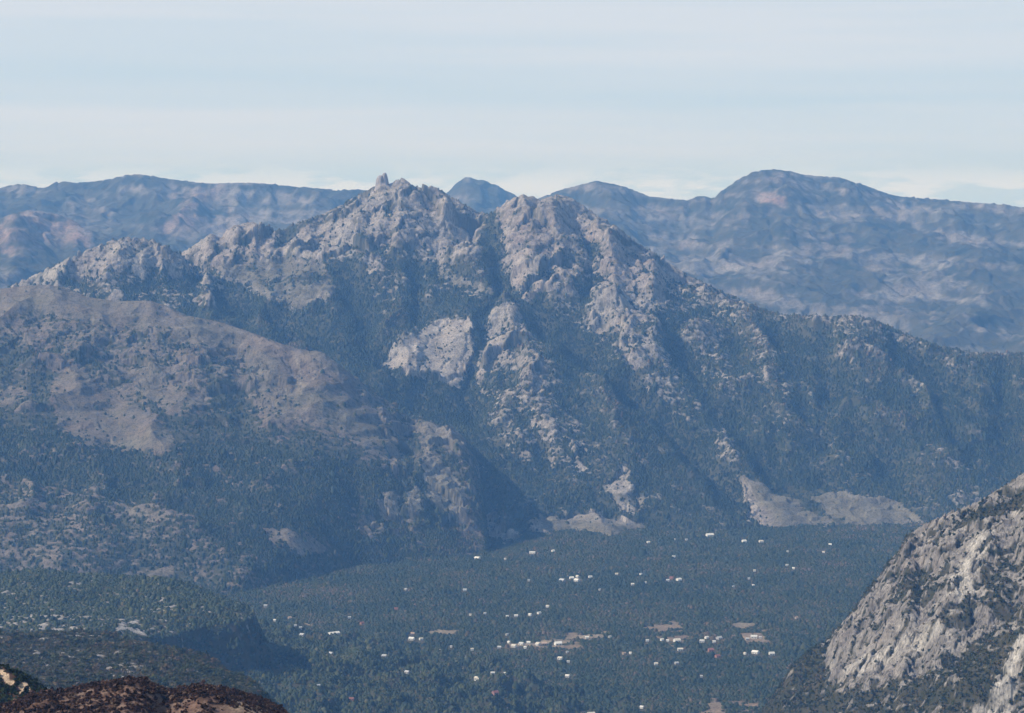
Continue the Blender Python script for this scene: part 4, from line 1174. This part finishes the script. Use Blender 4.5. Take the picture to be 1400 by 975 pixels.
def house(px, py, wpx, kind, label, k):
    s_, t_ = st(px, py)
    y = -893.5 / t_
    ys_ = np.arange(3420, 5250, 2.0)
    zs_ = g2.sample(g2.Z, s_ * ys_, ys_)
    on_skirt = (zs_ > t_ * ys_ - 3) & (zs_ > -890)
    if px < 700 and on_skirt.any():
        y = ys_[on_skirt.argmax()]
    x = float(s_ * y); y = float(y)
    L = 0.78 * wpx / F * y
    r = np.random.default_rng(900 + k)
    D = min(L * 0.85, 7 + 0.22 * L) * r.uniform(0.9, 1.15)
    hw = 3.2 + 0.04 * L; hr_ = D * r.uniform(0.22, 0.34)
    z = float(valley_z(np.array([x]), np.array([y]))[0]) + H0
    if px < 700 and on_skirt.any():
        z = float(g2.sample(g2.Z, np.array([x]), np.array([y]))[0]) + H0
    e = bpy.data.objects.new('house', None); COL.objects.link(e)
    e.location = (x, y, z); e.rotation_euler = (0, 0, r.uniform(-0.75, 0.75))
    e['label'] = label; e['category'] = 'house'; e['group'] = 'houses scattered through the wooded valley'
    a, b = L / 2, D / 2
    # walls with gable ends
    v = np.array([(-a, -b, -1.5), (a, -b, -1.5), (a, b, -1.5), (-a, b, -1.5), (-a, -b, hw), (a, -b, hw), (a, b, hw), (-a, b, hw), (-a, 0, hw + hr_), (a, 0, hw + hr_)], float)
    q = np.array([(0, 1, 5, 4), (2, 3, 7, 6), (3, 0, 4, 7), (1, 2, 6, 5), (4, 8, 8, 7), (5, 6, 9, 9)])
    me = bpy.data.meshes.new('wall')
    me.from_pydata([tuple(p) for p in v], [], [(0, 1, 5, 4), (2, 3, 7, 6), (3, 0, 4, 8, 7)[0:5], (1, 2, 6, 9, 5)])
    me.materials.append(wall_mats[kind]); me.update()
    o = bpy.data.objects.new('wall', me); COL.objects.link(o); o.parent = e
    # roof: two thick slabs meeting at the ridge, with eaves
    ov, th = 0.5, 0.25
    sl = hr_ / b
    yb, zb = b + ov, hw - sl * ov + 0.03
    zt = hw + hr_ + 0.03
    v = [(-a - ov, -yb, zb), (a + ov, -yb, zb), (a + ov, 0, zt), (-a - ov, 0, zt), (a + ov, yb, zb), (-a - ov, yb, zb)]
    v += [(p[0], p[1], p[2] + th) for p in v]
    me = bpy.data.meshes.new('roof')
    me.from_pydata(v, [], [(0, 3, 2, 1), (3, 5, 4, 2), (6, 7, 8, 9), (9, 8, 10, 11), (0, 1, 7, 6), (4, 5, 11, 10), (1, 2, 8, 7), (2, 4, 10, 8), (3, 0, 6, 9), (5, 3, 9, 11)])
    me.materials.append(roof_mats[kind if kind != 'w' else 'wwcd'[k % 4]]); me.update()
    o = bpy.data.objects.new('roof', me); COL.objects.link(o); o.parent = e
    if wpx >= 7:
        nw = max(2, int(L / 5))
        for i in range(nw):
            cx = -a + L * (i + 0.5) / nw
            wd = 1.0 if i != nw // 2 else 0.55
            vv, ff = box_mesh(cx - wd, cx + wd, -b - 0.06, -b + 0.02, 0.1 if i == nw // 2 else 1.0, 2.3)
            mesh_obj('door' if i == nw // 2 else 'window', vv, ff, win_mat, parent=e)


for k_, h_ in enumerate(HOUSES):
    house(*h_, k_)

# ------------------------------------------------------------------ summit tower
def rock_tower():
    s_, t_ = st(523, 254); Yc = 8600.0
    m = 5.0 * 0.52
    xs = np.linspace(-32, 32, 90); ys = np.linspace(-26, 26, 70)
    Xl, Yl = np.meshgrid(xs, ys)
    nx = Xl + 2.2 * fbm(Xl, Yl, 14, 3, 401); ny = Yl + 2.2 * fbm(Xl, Yl, 14, 3, 402)

    def dome(cx, cy, rx, ry, h, p=3.2):
        d = (np.abs((nx - cx) / rx) ** 2.2 + np.abs((ny - cy) / ry) ** 2.2) ** (1 / 2.2)
        return h * (1 - np.clip(d, 0, 1.6) ** p)
    z = np.maximum(dome(-6, 0, 19, 16, 43, 4.0), dome(8, 2, 15, 15, 52, 3.2))
    z = np.maximum(z, dome(0, 0, 26, 22, 26, 2.0))
    z = np.maximum(z, -14) + 1.4 * fbm(Xl, Yl, 7, 3, 403)
    x0 = float(s_ * Yc)
    v = np.stack([Xl + x0, Yl + Yc, z + t_ * Yc + H0 - 6], -1).reshape(-1, 3)
    nr, nc = Xl.shape
    i = np.arange(nr * nc).reshape(nr, nc)
    q = np.stack([i[:-1, :-1], i[:-1, 1:], i[1:, 1:], i[1:, :-1]], -1).reshape(-1, 4)
    mt_, nt, b = new_mat('tower_granite')
    c_ = mix(nt, ramp(nt, noise(nt, 0.12, 5, 0.6, stretch=(1.4, 1.4, 0.5)), [(0.3, 0.55), (0.6, 1.0)]), (0.12, 0.11, 0.11), (0.34, 0.31, 0.295))
    nt.links.new(c_, b.inputs['Base Color'])
    o = mesh_obj('rock_tower', v, q, mt_, True)
    o['label'] = 'twin-topped grey rock tower standing on the left granite summit'; o['category'] = 'rock tower'


rock_tower()

# ------------------------------------------------------------------ single trees on the near granite slope
def trunk_mesh(seed):
    r = np.random.default_rng(seed)
    V, Fc = [], []

    def limb(p0, p1, r0, r1):
        p0, p1 = np.array(p0, float), np.array(p1, float)
        d = p1 - p0; d /= np.linalg.norm(d)
        u = np.cross(d, (0.3, 0.9, 0.1)); u /= np.linalg.norm(u); w_ = np.cross(d, u)
        o = len(V)
        for p, rad in ((p0, r0), (p1, r1)):
            for k in range(6):
                a = k * math.pi / 3
                V.append(p + rad * (math.cos(a) * u + math.sin(a) * w_))
        for k in range(6):
            Fc.append((o + k, o + (k + 1) % 6, o + 6 + (k + 1) % 6, o + 6 + k))
    top = (r.normal(0, 0.03), r.normal(0, 0.03), 0.5)
    limb((0, 0, -0.08), top, 0.035, 0.022)
    for k in range(3):
        a = k * 2.1 + r.uniform(0, 0.8)
        limb(top, (0.22 * math.cos(a), 0.22 * math.sin(a), 0.5 + r.uniform(0.18, 0.3)), 0.018, 0.007)
    return np.array(V), np.array(Fc)


TREES = []
for k_ in range(5):
    r_ = np.random.default_rng(500 + k_)
    tv, tf = leafy_template(r_, 110, 0.12, 6)
    cr = mesh_obj('crown', tv, tf, mat_leaf_near)
    a_ = cr.data.attributes.new('tint', 'FLOAT', 'POINT')
    tt_ = np.clip(np.repeat(r_.normal([0.3, 0.45, 0.55, 0.38, 0.7][k_], 0.14, 110), 4), 0, 1)
    a_.data.foreach_set('value', tt_.astype(np.float32))
    vv, ff = trunk_mesh(510 + k_)
    tr = mesh_obj('trunk', vv, ff, mat_bark)
    TREES.append((cr, tr))
USED = set()


def plant(k, x, y, z, size, rot, label, group):
    e = bpy.data.objects.new('tree', None); COL.objects.link(e)
    e.location = (x, y, z + H0); e.scale = (size, size, size * 1.05); e.rotation_euler = (0, 0, rot)
    e['label'] = label; e['category'] = 'tree'; e['group'] = group
    for src in TREES[k]:
        c_ = src if src.name not in USED and src.parent is None else src.copy()
        if c_ is not src:
            COL.objects.link(c_)
        c_.parent = e


def regions(px, py):
    crest = np.interp(px, [c[0] for c in CREST_R], [c[1] for c in CREST_R])
    if py < crest + 14:
        return 'dark tree along the crest of the near granite slope', 'trees along the crest of the granite slope'
    if py > 985 - (px - 1050) * 0.36 and px < 1385:
        return 'tree in the wooded gully at the foot of the granite slope', 'trees in the gully under the granite slope'
    if px > 1330:
        return 'dark tree among the upper right rocks of the granite slope', 'trees on the upper right of the granite slope'
    if py > 850:
        return 'dark tree among the pale lower rocks of the granite slope', 'trees on the lower granite slope'
    return 'dark tree in the middle of the granite slope', 'trees on the middle of the granite slope'


tx, ty, tz = scatter(gr, 60000, np.clip(1 - rr_, 0, 1) * sstep(-880, -850, gr.Z), 1.0, 950)
tpx, tpy = proj(tx, ty, tz)
ok_ = (tpx > 1060) & (tpx < 1398) & (tpy < 972)
tx, ty, tz, tpx, tpy = tx[ok_], ty[ok_], tz[ok_], tpx[ok_], tpy[ok_]
r_ = np.random.default_rng(951)
taken = []
for i in range(len(tx)):
    if len(taken) >= 260:
        break
    if all((tpx[i] - a) ** 2 + (tpy[i] - b) ** 2 > 7.5 ** 2 for a, b in taken):
        taken.append((tpx[i], tpy[i]))
        lb, gp = regions(tpx[i], tpy[i])
        plant(int(r_.integers(0, 5)), float(tx[i]), float(ty[i]), float(tz[i]), float(r_.uniform(3.2, 6.2)), float(r_.uniform(0, 6.28)), lb, gp)
for pair in TREES:      # prototypes that were never planted
    for o_ in pair:
        if o_.parent is None:
            bpy.data.objects.remove(o_)
#==MARK-SKY==
# ------------------------------------------------------------------ sun, sky, air, camera
SUN_AZ = math.radians(-98)       # from the view direction, towards the left and a little behind
SUN_EL = math.radians(42)
sd_ = (math.sin(SUN_AZ) * math.cos(SUN_EL), math.cos(SUN_AZ) * math.cos(SUN_EL), math.sin(SUN_EL))
sun = bpy.data.lights.new('sun', 'SUN'); sun.energy = 4.5; sun.angle = math.radians(0.5); sun.color = (1.0, 0.94, 0.87)
so = bpy.data.objects.new('sun', sun); COL.objects.link(so)
from mathutils import Vector
so.rotation_euler = Vector(sd_).to_track_quat('Z', 'Y').to_euler()
so.location = (0, 0, 3000)

w = bpy.data.worlds.new('World'); scene.world = w; w.use_nodes = True
nt = w.node_tree
bg = nt.nodes['Background']; bg.inputs['Strength'].default_value = 0.1
sky = nt.nodes.new('ShaderNodeTexSky'); sky.sky_type = 'NISHITA'; sky.sun_disc = False
sky.sun_elevation = SUN_EL; sky.sun_rotation = SUN_AZ
sky.air_density = 1.0; sky.dust_density = 1.0; sky.ozone_density = 2.0
tc = nt.nodes.new('ShaderNodeTexCoord')
sep = nt.nodes.new('ShaderNodeSeparateXYZ'); nt.links.new(tc.outputs['Generated'], sep.inputs[0])
# thin veil of high cloud in flat streaks, whiter towards the horizon
n1 = noise(nt, 3.0, 7, 0.55, tc.outputs['Generated'], (1.0, 1.0, 22.0))
n2 = noise(nt, 26.0, 6, 0.6, tc.outputs['Generated'], (1.0, 1.0, 5.0))
veil = ramp(nt, n1, [(0.38, 0.74), (0.58, 1.0)])
wob = N(nt, 'ShaderNodeMath', operation='MULTIPLY_ADD'); wob.inputs[1].default_value = 0.022
nt.links.new(noise(nt, 5.0, 6, 0.6, tc.outputs['Generated'], (1.0, 1.0, 14.0)), wob.inputs[0]); nt.links.new(sep.outputs['Z'], wob.inputs[2])
elev = ramp(nt, wob.outputs[0], [(0.012, 0.50), (0.028, 0.55), (0.040, 0.93), (0.050, 0.95), (0.058, 0.66), (0.068, 0.70), (0.080, 0.96), (0.14, 0.9), (0.32, 0.12)])
streak = mix(nt, 1.0, veil, elev, 'MULTIPLY')
tonec = mix(nt, ramp(nt, streak, [(0.45, 0.0), (0.92, 1.0)]), (5.2, 6.55, 7.75), (6.45, 7.1, 7.95))
vf = ramp(nt, sep.outputs['Z'], [(0.0, 0.97), (0.10, 0.95), (0.32, 0.12)])
c1 = mix(nt, vf, sky.outputs['Color'], tonec)
# low bank of cloud on the horizon
band = ramp(nt, sep.outputs['Z'], [(0.0, 1.0), (0.013, 0.95), (0.021, 0.0)])
puff = ramp(nt, n2, [(0.44, 0.0), (0.55, 1.0)])
bf = mix(nt, 1.0, band, puff, 'MULTIPLY')
c2 = mix(nt, bf, c1, (7.1, 7.65, 8.35))
nt.links.new(c2, bg.inputs['Color'])

# air: one closed box of even haze round the whole scene
bx0, bx1, by0, by1, bz0, bz1 = -20500, 20500, -2000, 18900, -37, H0 + 330
v = np.array([(x, y, z) for z in (bz0, bz1) for y in (by0, by1) for x in (bx0, bx1)], float)
f = np.array([(0, 2, 3, 1), (4, 5, 7, 6), (0, 1, 5, 4), (2, 6, 7, 3), (0, 4, 6, 2), (1, 3, 7, 5)])
hm = bpy.data.materials.new('haze_air'); hm.use_nodes = True
hm.node_tree.nodes.clear()
ho = hm.node_tree.nodes.new('ShaderNodeOutputMaterial')
hv = hm.node_tree.nodes.new('ShaderNodeVolumePrincipled')
hv.inputs['Color'].default_value = (0.19, 0.46, 1.0, 1); hv.inputs['Density'].default_value = 5.2e-5
hv.inputs['Absorption Color'].default_value = (1, 1, 1, 1)
hv.inputs['Anisotropy'].default_value = 0.0
hm.node_tree.links.new(hv.outputs[0], ho.inputs['Volume'])
hz = mesh_obj('haze', v, f, hm); hz['kind'] = 'stuff'; hz['label'] = 'blue haze lying over the whole landscape'

cam = bpy.data.cameras.new('camera'); co = bpy.data.objects.new('camera', cam); COL.objects.link(co)
cam.sensor_width = 36; cam.lens = 36 * F / 1400; cam.clip_start = 1; cam.clip_end = 100000
co.location = (0, 0, H0); co.rotation_euler = (math.pi / 2 - PIT, 0, 0)
scene.camera = co

scene.render.engine = 'CYCLES'
c = scene.cycles
c.max_bounces = 4; c.diffuse_bounces = 2; c.volume_bounces = 1; c.glossy_bounces = 1; c.transparent_max_bounces = 4
c.use_denoising = True
try:
    c.denoiser = 'OPENIMAGEDENOISE'
except Exception:
    pass
vs = scene.view_settings
vs.view_transform = 'Standard'; vs.look = 'None'; vs.exposure = 0.08; vs.gamma = 1.0; vs.use_curve_mapping = False
